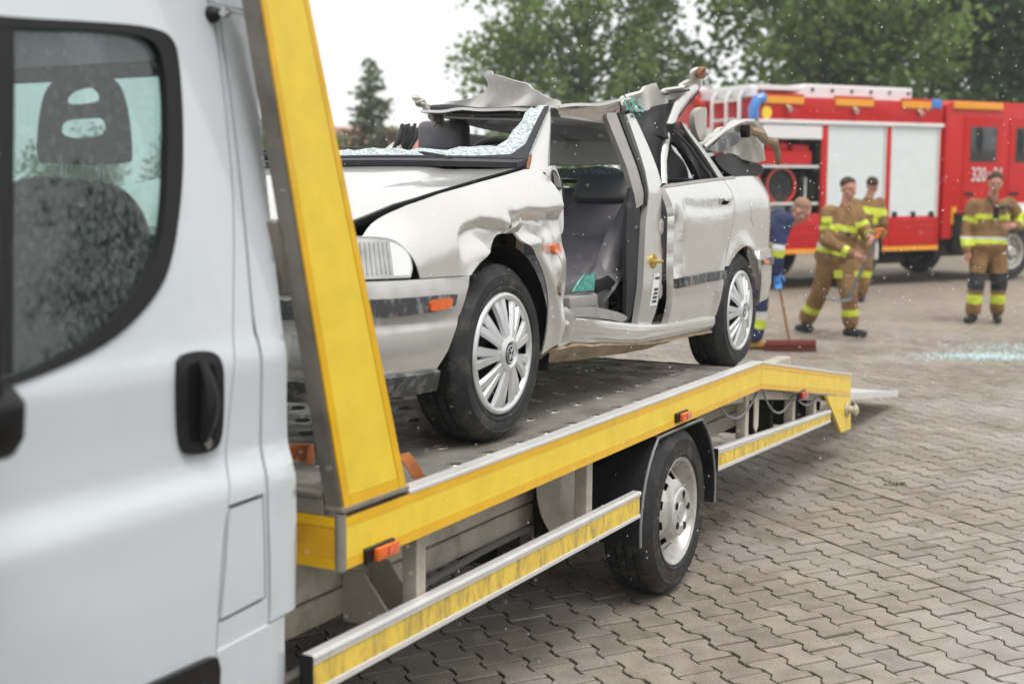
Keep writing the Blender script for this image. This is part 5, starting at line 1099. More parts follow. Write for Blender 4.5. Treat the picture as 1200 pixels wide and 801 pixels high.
# ------------------------------------------------------------------ fire engine (background)
EU = Vector((.893, .45, 0)).normalized(); EN = Vector((-EU.y, EU.x, 0))
EM = Matrix(((EU.x, EN.x, 0, 3.80), (EU.y, EN.y, 0, 20.2), (0, 0, 1, 0), (0, 0, 0, 1)))
M_RED = mat('fire_red', (.50, .010, .009), rough=.34, spec=.3, coat=.25, var=.06, vscale=1.5)
M_SHUT = mat('shutter_alu', (.72, .77, .78), rough=.42, metal=.1, var=.03)
M_OFFW = mat('white_paint', (.72, .73, .73), rough=.4, coat=.3)
M_AMB = mat('amber_strip', (.80, .33, .02), rough=.35, coat=.4)
M_BLUE = mat('blue_beacon', (.05, .22, .62), rough=.2, coat=1)
M_GLS = mat('dark_window', (.02, .022, .025), rough=.08, coat=1)
eng = empty('fire_engine', EM, 'red fire engine with white roller shutters parked in front of the trees', 'fire engine')
def eb(m_, name, mt, parent=None, **k): return m_.build(name, mt, parent or eng, **k)
# box body with an open locker at the rear
mb = MB(); mb.box((0, .55, .60), (3.92, 2.45, 3.06)); mb.box((0, 0, 2.66), (3.92, .55, 3.06)); mb.box((0, 0, .60), (.12, .55, 2.66)); mb.box((1.32, 0, .60), (1.46, .55, 2.66)); mb.box((2.66, 0, .60), (2.80, .55, 2.66)); mb.box((3.84, 0, .60), (3.92, .55, 2.66)); mb.box((.12, 0, .60), (1.32, .55, 1.22)); mb.box((1.46, .06, 1.1), (2.66, .55, 1.26)); mb.box((2.80, 0, .66), (3.84, .55, 1.16))
body = eb(mb, 'body', M_RED, bevel=.03, seg=2)
mb = MB(); mb.box((.125, .50, 1.225), (1.315, .54, 2.65)); mb.box((.123, .02, 1.225), (.14, .5, 2.65)); mb.box((1.30, .02, 1.225), (1.317, .5, 2.65)); mb.box((.14, .02, 1.223), (1.3, .5, 1.235)); eb(mb, 'locker_lining', M_DARK, body)
# locker contents
for z in (1.95, 1.36):
    mb = MB(); mb.box((.13, .03, z), (1.31, .5, z+.04)); eb(mb, 'locker_shelf', M_ALU, body)
mb = MB(); mb.box((.15, .08, 2.0), (1.2, .45, 2.22)); mb.cyl((.25, .2, 2.28), (.72, .2, 2.28), .11, n=14); mb.box((.8, .1, 2.2), (1.15, .4, 2.32)); eb(mb, 'pump_unit', M_RED, body, bevel=.02)
mb = MB(); mb.lathe([(.265, .0), (.30, .0), (.30, .04), (.265, .04), (.265, .0)], (.62, .12, 1.66), 1, 28); eb(mb, 'hose_reel', M_REDL, body)
mb = MB(); mb.cyl((.62, .16, 1.66), (.62, .40, 1.66), .255, n=24); eb(mb, 'hose', M_RUB, body)
for bx_, bz_, bw_, bh_ in ((.16, 2.24, .2, .16), (.95, 2.34, .3, .1), (.16, 1.42, .14, .3), (.98, 1.42, .10, .46), (1.18, 1.45, .1, .28), (.2, 1.25, .5, .10), (.8, 1.25, .4, .09)): mb = MB(); mb.box((bx_, .1, bz_), (bx_+bw_, .46, bz_+bh_)); eb(mb, 'stowed_kit', M_DARK if bz_ > 1.3 else M_TRIMG, body, bevel=.01)
mb = MB(); mb.cyl((1.10, .2, 1.42), (1.10, .2, 1.80), .07, n=12); eb(mb, 'extinguisher', M_OFFW, body)
mb = MB(); mb.box((.12, -.01, 2.40), (1.32, .06, 2.62)); eb(mb, 'shutter_roll', M_OFFW, body, bevel=.01)
# closed shutters built of slats
for x0, x1, z0, z1 in ((1.47, 2.65, 1.26, 2.63), (2.81, 3.83, 1.18, 2.63)):
    mb = MB(); mb.box((x0, .03, z0), (x1, .06, z1)); sh = eb(mb, 'roller_shutter', M_SHUT)
    n = 22
    for i in range(n):
        a = z0+(z1-z0)*i/n; b_ = z0+(z1-z0)*(i+1)/n-.004
        mb = MB(); mb.box((x0+.01, .018, a), (x1-.01, .03, b_)); mb.build('slat', M_SHUT, sh)
    mb = MB(); mb.box((x0, .012, z0-.05), (x1, .06, z0-.003)); mb.build('shutter_foot', M_ALU, sh, bevel=.005)
    for x in (x0+.1, (x0+x1)/2, x1-.1):
        mb = MB(); mb.box((x-.05, -.015, z0-.04), (x+.05, .012, z0+.05)); mb.build('catch', M_DARK, sh, bevel=.01)
    for x in (x0-.025, x1): mb = MB(); mb.box((x, -.004, z0-.05), (x+.025, .05, z1)); mb.build('guide_rail', M_ALU, sh)
mb = MB(); mb.box((.03, -.03, 2.635), (3.93, .02, 2.70)); eb(mb, 'rain_gutter', M_OFFW, body, bevel=.01)
for z in (.95, 1.05): mb = MB(); mb.box((2.84, -.012, z), (3.80, .0, z+.03)); eb(mb, 'swage', M_RED, body)
for z in (.85, 1.0): mb = MB(); mb.box((.14, -.012, z), (1.30, .0, z+.03)); eb(mb, 'swage', M_RED, body)
for x0, x1 in ((.02, 1.50), (2.62, 3.90)): mb = MB(); mb.box((x0, -.012, .58), (x1, .03, .655)); eb(mb, 'amber_stripe', M_AMB, body)
for x0, x1 in ((.12, .92), (1.56, 2.36), (2.98, 3.62)):
    mb = MB(); mb.box((x0, -.03, 2.94), (x1, .04, 3.06)); eb(mb, 'amber_marker', M_AMB, body, bevel=.01)
    mb = MB(); mb.box((x0, -.028, 3.06), (x1, .04, 3.10)); eb(mb, 'marker_hood', M_RED, body, bevel=.01)
for x in (.60, 1.95, 3.35): mb = MB(); mb.cyl((x, -.09, 2.86), (x, -.0, 2.88), .045, .06, n=14); eb(mb, 'scene_lamp', M_CHROME, body)
mb = MB(); mb.tube([(-.05, .0, 2.70), (-.06, -.01, 2.86), (0, -.02, 2.99), (.12, -.02, 3.03)], .085, n=12); eb(mb, 'blue_beacon', M_BLUE, body)
mb = MB(); mb.box((3.64, -.03, 2.95), (3.86, .05, 3.10)); eb(mb, 'blue_beacon', M_BLUE, body, bevel=.02)
mb = MB(); mb.cyl((.20, -.004, 2.80), (.20, .01, 2.80), .10, n=20); eb(mb, 'round_sign', M_YEL, body)
# roof box, roof rail, rear ladder
mb = MB(); mb.prism([(.75, 3.06), (1.15, 3.29), (3.45, 3.29), (3.45, 3.06)], 1, .25, .95); rb_ = eb(mb, 'roof_locker', M_OFFW, bevel=.02)
for i in range(6): mb = MB(); x = 1.3+i*.41; mb.cyl((x, .235, 3.20), (x, .25, 3.20), .03, n=10); eb(mb, 'locker_knob', M_DARK, rb_)
mb = MB(); mb.box((-.02, .15, 3.16), (1.0, 2.3, 3.24)); mb.box((-.04, .1, 3.04), (.1, 2.35, 3.2)); eb(mb, 'roof_ladder', M_OFFW, bevel=.01)
for y in (.28, .62, 1.0):
    mb = MB(); mb.tube([(-.10, y, 1.5), (-.12, y, 3.05), (-.05, y, 3.15)], .03, n=8); eb(mb, 'ladder_stile', M_OFFW)
for z in (2.1, 2.4, 2.7, 3.0): mb = MB(); mb.tube([(-.11, .28, z), (-.11, 1.0, z)], .022, n=8); eb(mb, 'ladder_rung', M_OFFW)
mb = MB(); mb.box((-.02, 1.2, 1.0), (-.005, 2.3, 2.6)); eb(mb, 'rear_shutter', M_SHUT)
mb = MB(); mb.cyl((-.25, 1.5, 3.3), (.0, 1.5, 3.1), .07, n=12); mb.cyl((-.3, 1.35, 3.1), (-.05, 1.35, 2.9), .09, n=12); eb(mb, 'monitor_nozzle', M_REDL)
for y in (.12, 1.9): mb = MB(); mb.cyl((-.03, y, 2.62), (.0, y, 2.62), .07, n=14); eb(mb, 'rear_lamp', M_CHROME)
# cab
CP = [(4.0, .75), (4.0, 3.02), (4.15, 3.10), (6.0, 3.10), (6.35, 2.95), (6.62, 2.0), (6.66, 1.1), (6.62, .55), (6.28, .55), (6.22, .95), (5.95, 1.15), (5.45, 1.15), (5.15, .95), (5.08, .75)]
mb = MB(); mb.prism(CP, 1, .02, 2.43); cabo = eb(mb, 'cab', M_RED, bevel=.04, seg=2)
for x0, x1 in ((4.57, 5.19), (5.66, 6.22)):
    mb = MB(); mb.box((x0-.14, .004, 1.30), (x1+.14, .02, 2.84)); d_ = eb(mb, 'cab_door', M_RED, cabo, bevel=.015)
    mb = MB(); mb.box((x0, -.006, 2.07), (x1, .01, 2.67)); mb.build('door_window', M_GLS, d_, bevel=.03, seg=3)
    mb = MB(); mb.box((x0-.10, -.03, 1.50), (x0+.1, .004, 1.55)); mb.build('door_handle', M_BLK, d_, bevel=.01)
mb = MB(); mb.box((4.15, -.02, 2.96), (5.3, .05, 3.08)); eb(mb, 'amber_marker', M_AMB, cabo, bevel=.01)
mb = MB(); mb.box((4.20, -.01, 1.0), (4.30, .03, 1.30)); eb(mb, 'amber_reflector', M_AMB, cabo)
mb = MB(); mb.tube([(5.10, -.02, .80), (5.18, -.03, 1.05), (5.45, -.03, 1.20), (5.95, -.03, 1.20), (6.20, -.03, 1.05), (6.28, -.02, .8)], .07, n=10, flat=.9); eb(mb, 'wheel_arch', M_OFFW, cabo)
mb = MB(); mb.box((5.40, -.02, 1.22), (6.6, .03, 1.36)); eb(mb, 'white_stripe', M_OFFW, cabo)
mb = MB(); mb.box((6.30, .25, 1.7), (6.72, 2.2, 2.7), rot=Matrix.Rotation(R(12), 3, 'Y')); eb(mb, 'cab_windscreen', M_GLS, cabo, bevel=.03)
mb = MB(); mb.box((3.94, .1, .75), (3.99, 2.4, 2.9)); eb(mb, 'cab_gap', M_DARK)
# number on the cab door
def lettering(txt, x, z, size, parent, font_m, mtx_off):
    cu = bpy.data.curves.new('door_number', 'FONT'); cu.body = txt; cu.size = size; cu.extrude = .003; cu.align_x = 'LEFT'
    o = bpy.data.objects.new('tmp', cu); COL.objects.link(o); dg = bpy.context.evaluated_depsgraph_get(); me = bpy.data.meshes.new_from_object(o.evaluated_get(dg))
    bpy.data.objects.remove(o)
    for v in me.vertices: v.co = Vector((x+v.co.x*.72, -.012-v.co.z, z+v.co.y))
    me.materials.clear(); me.materials.append(font_m); o = bpy.data.objects.new('door_number', me); COL.objects.link(o); o.parent = parent; return o
lettering('320', 4.60, 1.74, .34, cabo, M_OFFW, None); lettering('R', 5.02, 1.76, .20, cabo, M_OFFW, None); lettering('21', 5.13, 1.74, .34, cabo, M_OFFW, None)
# chassis and wheels
mb = MB(); mb.box((-.1, .55, .55), (6.3, .75, .78)); mb.box((-.1, 1.7, .55), (6.3, 1.9, .78)); eb(mb, 'chassis_rails', M_DARK)
mb = MB(); mb.box((2.75, .25, .35), (3.4, .7, .68)); eb(mb, 'tool_box', M_DARK)
mb = MB(); mb.box((3.95, .1, .45), (4.7, .6, 1.1)); eb(mb, 'underbody_box', M_DARK)
mb = MB(); mb.box((-.05, .2, .40), (.5, 2.2, .58)); eb(mb, 'rear_step', M_DARK)
mb = MB(); mb.cyl((4.35, .02, .55), (4.35, .02, 1.2), .12, n=12); eb(mb, 'air_intake', M_DARK)
def big_wheel(x, y, s):
    mb = MB(); r, rr = .50, .30; wd = .32; c_ = (x, y, r)
    mb.lathe([(rr, .02), (rr+.02, .0), (r-.06, -.01), (r-.01, .02), (r, .05), (r, wd-.05), (r-.02, wd-.02), (rr, wd)], c_, 1, 40, sgn=s); t = eb(mb, 'wheel', M_RUB, angle=40)
    mb = MB(); mb.lathe([(rr+.01, .0), (rr-.02, .01), (rr-.04, .10), (.22, .12), (.16, .05), (.10, .0), (.08, -.04), (.001, -.04)], c_, 1, 32, sgn=s); mb.build('rim', M_RIM, t)
    for i in range(8):
        a = 2*math.pi*i/8; mb = MB(); q = (x+.13*math.cos(a), y+s*.03, r+.13*math.sin(a)); mb.cyl(q, (q[0], q[1]-s*.05, q[2]), .018, n=6); mb.build('wheel_nut', M_DARK, t)
for x in (2.12, 5.70):
    big_wheel(x, .03, 1); big_wheel(x, 2.42, -1)
mb = MB(); mb.tube([(1.52, .0, .55), (1.55, -.02, .85), (1.75, -.02, 1.05), (2.05, -.02, 1.10), (2.35, -.02, 1.05), (2.55, -.02, .85), (2.60, .0, .60)], .06, n=8); eb(mb, 'rear_wheel_arch', M_BLKR)
mb = MB(); mb.box((2.5, -.04, .45), (2.54, .3, .95)); eb(mb, 'mud_flap', M_OFFW)

# ------------------------------------------------------------------ people
M_SKIN = mat('skin', (.46, .23, .16), rough=.5, var=.08, vscale=20)
M_HAIR = mat('short_hair', (.055, .032, .020), rough=.8, bump=.004, bscale=120)
M_HAIRL = mat('cropped_hair', (.30, .17, .11), rough=.7, bump=.003, bscale=120)
M_TAN = mat('tan_turnout_cloth', (.225, .127, .052), rough=.85, var=.22, vscale=9, bump=.006, bscale=24)
M_LIME = mat('lime_reflective', (.55, .64, .05), rough=.5, var=.05)
M_SILV = mat('silver_reflective', (.62, .63, .60), rough=.4, var=.05)
M_NAVY = mat('navy_cloth', (.022, .030, .085), rough=.85, var=.2, vscale=8, bump=.004, bscale=24)
M_BOOT = mat('black_boot', (.018, .018, .019), rough=.45, bump=.001, bscale=60)
M_BOOTB = mat('tan_boot', (.36, .19, .04), rough=.6)
M_GLOVE = mat('blue_glove', (.07, .25, .62), rough=.5)
M_PATCH = mat('dark_patch', (.022, .024, .030), rough=.8, bump=.003, bscale=30)
def capsule(mb, a, b, ra, rb, n=12):
    """tapered limb with rounded ends"""
    a = Vector(a); b = Vector(b); d = b-a; L_ = d.length; d = d.normalized() if L_ > 1e-5 else Vector((0, 0, 1)); pts = []; rr = []
    for k in (-.98, -.75, -.4): pts.append(a+d*ra*k); rr.append(ra*math.sqrt(1-k*k))
    for t in (0, .5, 1): pts.append(a+(b-a)*t); rr.append(ra+(rb-ra)*t)
    for k in (.4, .75, .98): pts.append(b+d*rb*k); rr.append(rb*math.sqrt(1-k*k))
    mb.tube(pts, rr, n=n)
def ellipsoid(mb, c, r, n=16, m=10):
    vs = []; c = Vector(c)
    for i in range(1, m):
        th = math.pi*i/m
        for k in range(n):
            ph = 2*math.pi*k/n; vs.append((c.x+r[0]*math.sin(th)*math.cos(ph), c.y+r[1]*math.sin(th)*math.sin(ph), c.z+r[2]*math.cos(th)))
    o = len(vs); vs += [(c.x, c.y, c.z+r[2]), (c.x, c.y, c.z-r[2])]; fs = []
    for i in range(m-2):
        for k in range(n): fs.append((i*n+k, i*n+(k+1) % n, (i+1)*n+(k+1) % n, (i+1)*n+k))
    fs += [(o, (k+1) % n, k) for k in range(n)] + [(o+1, (m-2)*n+k, (m-2)*n+(k+1) % n) for k in range(n)]
    mb.add(vs, fs)
def fuse(mb, name, mats, parent, voxel, smooth=6, paint=None, crease=0.):
    """union of the limbs as one continuous surface"""
    me = bpy.data.meshes.new(name); me.from_pydata(mb.v, [], mb.f); bm = bmesh.new(); bm.from_mesh(me); bmesh.ops.recalc_face_normals(bm, faces=bm.faces); bm.to_mesh(me); bm.free()
    o = bpy.data.objects.new(name, me); COL.objects.link(o)
    r = o.modifiers.new('r', 'REMESH'); r.mode = 'VOXEL'; r.voxel_size = voxel
    s_ = o.modifiers.new('s', 'SMOOTH'); s_.iterations = smooth; s_.factor = .5
    dg = bpy.context.evaluated_depsgraph_get(); m2 = bpy.data.meshes.new_from_object(o.evaluated_get(dg)); o.modifiers.clear(); o.data = m2; bpy.data.meshes.remove(me); m2.name = name
    m2.materials.clear()
    for m_ in mats: m2.materials.append(m_)
    if crease:
        n_ = len(m2.vertices); co = np.empty(n_*3); m2.vertices.foreach_get('co', co); nr = np.empty(n_*3); m2.vertex_normals.foreach_get('vector', nr)
        co = co.reshape(-1, 3); nr = nr.reshape(-1, 3)
        d = np.array([hnoise(p[0], p[1], p[2]*.6, 9.)+.5*hnoise(p[0], p[1], p[2], 19.) for p in co])*crease
        m2.vertices.foreach_set('co', (co+nr*d[:, None]).ravel())
    if paint:
        n_ = len(m2.polygons); c_ = np.empty(n_*3); m2.polygons.foreach_get('center', c_); c_ = c_.reshape(-1, 3)
        m2.polygons.foreach_set('material_index', [paint(p) for p in c_])
    m2.polygons.foreach_set('use_smooth', [True]*len(m2.polygons)); m2.update()
    o.parent = parent; return o
def bone_param(p, a, b):
    d = b-a; t = float(np.dot(p-a, d)/np.dot(d, d)); return t, float(np.linalg.norm(p-(a+d*min(1, max(0, t)))))
def hand(mb, w_, d, side_v, curl=.6, s=1.0):
    """palm + five fingers; w_ wrist, d direction, side_v towards the thumb"""
    d = Vector(d).normalized(); t = Vector(side_v); t = (t-d*t.dot(d)).normalized(); nrm = d.cross(t)
    p = Vector(w_); capsule(mb, p, p+d*.075*s, .030*s, .034*s, 10)
    for i, (off, ln) in enumerate(((.030, .070), (.011, .080), (-.010, .074), (-.030, .058))):
        a = p+d*.09*s+t*off*s; b = a+(d*.75+nrm*curl*.5).normalized()*ln*.55*s; c = b+(d*.3+nrm*curl).normalized()*ln*.55*s
        capsule(mb, a, b, .0105*s, .010*s, 8); capsule(mb, b, c, .010*s, .008*s, 8)
    a = p+d*.03*s+t*.03*s; b = a+(d*.6+t*.7).normalized()*.045*s; c = b+(d*.8+nrm*.4).normalized()*.035*s
    capsule(mb, a, b, .013*s, .011*s, 8); capsule(mb, b, c, .011*s, .009*s, 8)
def person(loc, J, label, look, cloth, hair, paint_j, paint_t, boots, hands, collar=None, group=None, hand_mat=None):
    """J: joints in local metres (x to the right, y away, z up)"""
    J = {k: Vector(v) for k, v in J.items()}
    root = empty('person', Matrix.Translation(loc), label, 'person', group)
    # --- body
    mb = MB(); H = J['head']; f = Vector(look).normalized(); up = (H-J['neck']).normalized(); up = (up+Vector((0, 0, 1))*.8).normalized(); rt = f.cross(up).normalized(); f = up.cross(rt)
    def hp(x, y, z): return H+rt*x+f*y+up*z
    def ell(c, rx, ry, rz): 
        o = len(mb.v); ellipsoid(mb, (0, 0, 0), (rx, ry, rz))
        for i in range(o, len(mb.v)): v = Vector(mb.v[i]); mb.v[i] = tuple(c+rt*v.x+f*v.y+up*v.z)
    ell(hp(0, -.008, .03), .078, .098, .092); ell(hp(0, .018, -.045), .060, .070, .072); ell(hp(0, .045, -.085), .035, .035, .03)
    ell(hp(0, .095, -.012), .013, .020, .024); ell(hp(0, .078, .028), .052, .016, .012); ell(hp(0, .082, -.058), .026, .012, .012)
    for s_ in (-1, 1): ell(hp(s_*.078, -.008, -.01), .010, .022, .032); ell(hp(s_*.045, .055, -.03), .022, .02, .022)
    capsule(mb, J['neck']-Vector((0, 0, .06)), H-up*.04, .062, .056)
    capsule(mb, J['pelvis'], J['chest'], .08, .075); 
    for s_ in 'lr':
        capsule(mb, J['sh_'+s_], J['el_'+s_], .045, .038); capsule(mb, J['el_'+s_], J['wr_'+s_], .036, .028)
        capsule(mb, J['chest'], J['sh_'+s_], .055, .045); capsule(mb, J['hip_'+s_], J['kn_'+s_], .07, .05); capsule(mb, J['kn_'+s_], J['an_'+s_], .048, .036); capsule(mb, J['pelvis'], J['hip_'+s_], .09, .07)
        d, tv, cu = hands[s_]; hand(mb, J['wr_'+s_], d, tv, cu, 1.05)
    hm = [M_SKIN, M_DARK] + ([hand_mat] if hand_mat else [])
    wl, wr = np.array(J['wr_l']), np.array(J['wr_r']); eyes = [np.array(hp(s_*.031, .088, .008)) for s_ in (-1, 1)]
    def pb(p):
        if hand_mat and (np.linalg.norm(p-wl) < .17 or np.linalg.norm(p-wr) < .17): return 2
        return 1 if min(np.linalg.norm(p-e) for e in eyes) < .012 else 0
    body = fuse(mb, 'body', hm, root, .0075, 3, pb)
    # --- hair
    mb = MB(); ell(hp(0, -.024, .060), .086, .100, .082); hr = fuse(mb, 'hair', [hair], root, .012, 2, None, .004)
    # --- jacket
    mb = MB(); ch, pv = J['chest'], J['pelvis']; mid = (ch+pv)/2; sv = (J['sh_r']-J['sh_l']); sv = sv.normalized(); fr = (Vector((0, 0, 1)).cross(sv)).normalized()
    for t, wx, r_ in ((0, .075, .158), (.3, .075, .150), (.6, .085, .145), (.85, .10, .135), (1.0, .11, .115)):
        c = pv.lerp(ch, t)
        for k in (-1, 0, 1): ellipsoid(mb, c+sv*wx*k+Vector((0, 0, -.02)), (r_, r_*.95, .15))
    for s_ in 'lr':
        capsule(mb, ch+Vector((0, 0, .02)), J['sh_'+s_], .105, .082); capsule(mb, J['sh_'+s_], J['el_'+s_], .086, .074); capsule(mb, J['el_'+s_], J['wr_'+s_].lerp(J['el_'+s_], .06), .072, .056)
    capsule(mb, ch+Vector((0, 0, .06)), J['neck']-Vector((0, 0, .035)), .10, .072)
    jk = fuse(mb, 'jacket', cloth, root, .014, 5, lambda p: paint_j(p, J), .015)
    # --- trousers
    mb = MB()
    for k in (-1, 0, 1): ellipsoid(mb, pv+sv*.06*k+Vector((0, 0, -.06)), (.125, .13, .14))
    for s_ in 'lr': capsule(mb, J['hip_'+s_], J['kn_'+s_], .120, .100); capsule(mb, J['kn_'+s_], J['an_'+s_]+Vector((0, 0, .07)), .098, .094)
    fuse(mb, 'trousers', cloth, root, .014, 5, lambda p: paint_t(p, J), .015)
    # --- boots
    for s_ in 'lr':
        mb = MB(); a = J['an_'+s_]; t = J['toe_'+s_]; capsule(mb, a+Vector((0, 0, .09)), a, .058, .052); hz = t-(t-a).normalized()*.02; capsule(mb, Vector((a.x, a.y, .048)), Vector((t.x, t.y, max(.042, t.z))), .048, .042); dd = Vector((t.x-a.x, t.y-a.y, 0)).normalized(); capsule(mb, Vector((a.x, a.y, .045))-dd*.05, Vector((a.x, a.y, .05)), .045, .05)
        for i, v in enumerate(mb.v):
            if v[2] < .004: mb.v[i] = (v[0], v[1], .004)
        lift = min(0., 0.); bo = fuse(mb, 'boot', [boots, M_DARK], root, .011, 2, lambda p: 1 if p[2] < .022 else 0)
    return root, jk, body
def bands(J, p, segs):
    """segs: (jointA, jointB, t0, t1, material, max distance)"""
    for a, b, t0, t1, mi, md in segs:
        t, d = bone_param(p, np.array(J[a]), np.array(J[b]))
        if t0 < t < t1 and d < md: return mi
    return 0
TAN = [M_TAN, M_LIME, M_SILV, M_PATCH]; NAV = [M_NAVY, M_LIME, M_SILV, M_PATCH]
def torso_band(J, p, z0, z1): return z0 < p[2] < z1
ARMS = [('el_l', 'wr_l', .62, .80, 1, .11), ('el_r', 'wr_r', .62, .80, 1, .11), ('sh_l', 'el_l', .50, .68, 1, .125), ('sh_r', 'el_r', .50, .68, 1, .125)]
# --- A: walking with the shovel
def pjA(p, J):
    m_ = bands(J, p, ARMS)
    if m_: return m_
    t, d = bone_param(p, np.array(J['pelvis']), np.array(J['chest']))
    near_arm = min(bone_param(p, np.array(J['sh_'+s]), np.array(J['el_'+s]))[1] for s in 'lr') < .088 or min(bone_param(p, np.array(J['el_'+s]), np.array(J['wr_'+s]))[1] for s in 'lr') < .085
    if near_arm: return 0
    if -.03 < t < .10: return 1
    if .10 <= t < .20: return 2
    if .70 < t < .86 : return 1
    if .56 < t < .68 and p[1] < J['chest'].y-.08 and p[0] > J['chest'].x+.02: return 3
    return 0
def ptA(p, J): return bands(J, p, [('kn_l', 'an_l', .42, .62, 1, .13), ('kn_r', 'an_r', .42, .62, 1, .13), ('hip_l', 'kn_l', .30, .44, 1, .02), ('hip_r', 'kn_r', .80, 1.2, 3, .082)])
JA = dict(head=(.10, -.02, 1.635), neck=(.075, .0, 1.47), chest=(.05, .02, 1.30), pelvis=(-.03, .04, .93), sh_l=(-.135, -.08, 1.385), sh_r=(.225, .10, 1.385), el_l=(-.17, -.20, 1.08), wr_l=(.10, -.33, .93), el_r=(.33, -.02, 1.13), wr_r=(.31, -.27, 1.13), hip_l=(-.10, -.03, .88), hip_r=(.05, .09, .88), kn_l=(-.155, .12, .47), an_l=(-.245, .30, .10), toe_l=(-.36, .24, .06), kn_r=(.125, -.10, .47), an_r=(.155, -.07, .09), toe_r=(.27, -.22, .045))
pA, jA, bA = person((3.64, 14.35, 0), JA, 'firefighter in tan turnout gear walking with a shovel in both hands', (.35, -.9, -.15), TAN, M_HAIR, pjA, ptA, M_BOOT, dict(l=((.85, -.35, -.35), (.2, -.3, 1), .9), r=((-.2, -.75, -.5), (-.6, 0, .6), .9)))
def plate(name, par, c, nrm, w_, h_, m_):
    n_ = Vector(nrm).normalized(); u = Vector((0, 0, 1)).cross(n_).normalized(); v = n_.cross(u); c = Vector(c); mb = MB()
    vs = [c+u*a*w_/2+v*b*h_/2+n_*k for k in (-.03, .01) for a, b in ((-1, -1), (1, -1), (1, 1), (-1, 1))]; mb.add(vs, [(0, 1, 2, 3), (4, 5, 6, 7), (0, 1, 5, 4), (1, 2, 6, 5), (2, 3, 7, 6), (3, 0, 4, 7)]); return mb.build(name, m_, par, bevel=.006)
plate('sleeve_flash', jA, (-.185, -.235, 1.30), (-.45, -.9, .1), .11, .07, M_LIME)
plate('thigh_flash', pA, (-.02, -.165, .70), (-.1, -1, 0), .09, .085, M_LIME)
# shovel (held): shaft from between the hands to the flat blade
mb = MB(); s0 = Vector((3.64+.33, 14.35-.36, 1.10)); s1 = Vector((3.64+.04, 14.35-.42, .46)); mb.cyl(s0, s1, .017, .019, n=12); sh = mb.build('shovel', mat('grey_shaft', (.10, .105, .115), rough=.5)); tag(sh, 'long handled flat shovel carried by the walking firefighter', 'shovel')
def blade(u, v): return (s1.x-.10+u, s1.y-.02+v*.9, s1.z-.03+.04*((u+.02)/.15)**2+.02*v-.12*u*.3)
bl = panel('blade', [(-.17, -.12), (-.17, .12), (.05, .13), (.13, .05), (.13, -.05), (.05, -.13)], blade, mat('blade_steel', (.22, .28, .27), rough=.4, metal=.6), None, grid=.05, thick=.006); bl.parent = sh
mb = MB(); mb.cyl(s0, s0+(s0-s1).normalized()*.10, .020, n=10); mb.tube([s0+(s0-s1).normalized()*.10+Vector((-.05, 0, 0)), s0+(s0-s1).normalized()*.12, s0+(s0-s1).normalized()*.10+Vector((.05, 0, 0))], .016, n=8); g_ = mb.build('grip', mat('orange_plastic', (.65, .15, .03), rough=.5)); g_.parent = sh
# --- B: behind, seen from the back
def pjB(p, J):
    m_ = bands(J, p, ARMS)
    if m_: return m_
    t, d = bone_param(p, np.array(J['pelvis']), np.array(J['chest']))
    if .88 < t < 1.12 and p[1] < J['chest'].y+.05: return 1
    if -.03 < t < .10: return 1
    if .55 < t < .92 and abs(p[0]-J['chest'].x-.12) < .035: return 1
    return 0
JB = dict(head=(.13, -.02, 1.66), neck=(.08, 0, 1.50), chest=(.05, .0, 1.33), pelvis=(.0, .03, .94), sh_l=(.25, .02, 1.42), sh_r=(-.15, .02, 1.42), el_l=(.31, -.02, 1.14), wr_l=(.36, .16, .98), el_r=(-.24, .05, 1.15), wr_r=(-.15, .26, 1.0), hip_l=(.09, .03, .89), hip_r=(-.09, .03, .89), kn_l=(.09, .05, .48), an_l=(.06, .10, .09), toe_l=(.12, .24, .045), kn_r=(-.08, .0, .48), an_r=(-.11, .03, .09), toe_r=(-.10, .18, .045))
person((5.02, 18.45, 0), JB, 'firefighter with lime shoulder band seen from behind beside the engine wheel', (.7, .7, -.1), TAN, M_HAIR, pjB, lambda p, J: bands(J, p, [('kn_l', 'an_l', .05, .28, 1, .13), ('kn_r', 'an_r', .05, .28, 1, .13)]), M_BOOT, dict(l=((.1, .8, -.5), (-1, 0, 0), .6), r=((.3, .8, -.3), (1, 0, 0), .6)))
# --- C: standing, hand at the hip
def pjC(p, J):
    m_ = bands(J, p, ARMS)
    if m_: return m_
    t, d = bone_param(p, np.array(J['pelvis']), np.array(J['chest']))
    near_arm = min(bone_param(p, np.array(J['sh_'+s]), np.array(J['el_'+s]))[1] for s in 'lr') < .088
    if near_arm: return 3 if p[0] < J['sh_l'].x-.03 and p[2] < J['sh_l'].z-.1 and p[1] > J['sh_l'].y-.02 else 0
    if -.02 < t < .12: return 1
    if .12 <= t < .20: return 2
    if .74 < t < .90: return 1
    return 0
def ptC(p, J): return bands(J, p, [('kn_l', 'an_l', -.35, .22, 3, .15), ('kn_r', 'an_r', -.35, .22, 3, .15), ('kn_l', 'an_l', .36, .64, 1, .15), ('kn_r', 'an_r', .36, .64, 1, .15)])
JC = dict(head=(.02, -.06, 1.70), neck=(.01, .0, 1.53), chest=(.01, .02, 1.36), pelvis=(.0, .0, .97), sh_l=(-.20, .02, 1.45), sh_r=(.23, .02, 1.45), el_l=(-.29, .04, 1.14), wr_l=(-.29, -.06, .88), el_r=(.45, .06, 1.22), wr_r=(.24, -.19, 1.19), hip_l=(-.11, .0, .91), hip_r=(.11, .0, .91), kn_l=(-.15, -.04, .50), an_l=(-.16, .0, .09), toe_l=(-.29, -.15, .045), kn_r=(.13, -.04, .50), an_r=(.14, .02, .09), toe_r=(.10, -.16, .045))
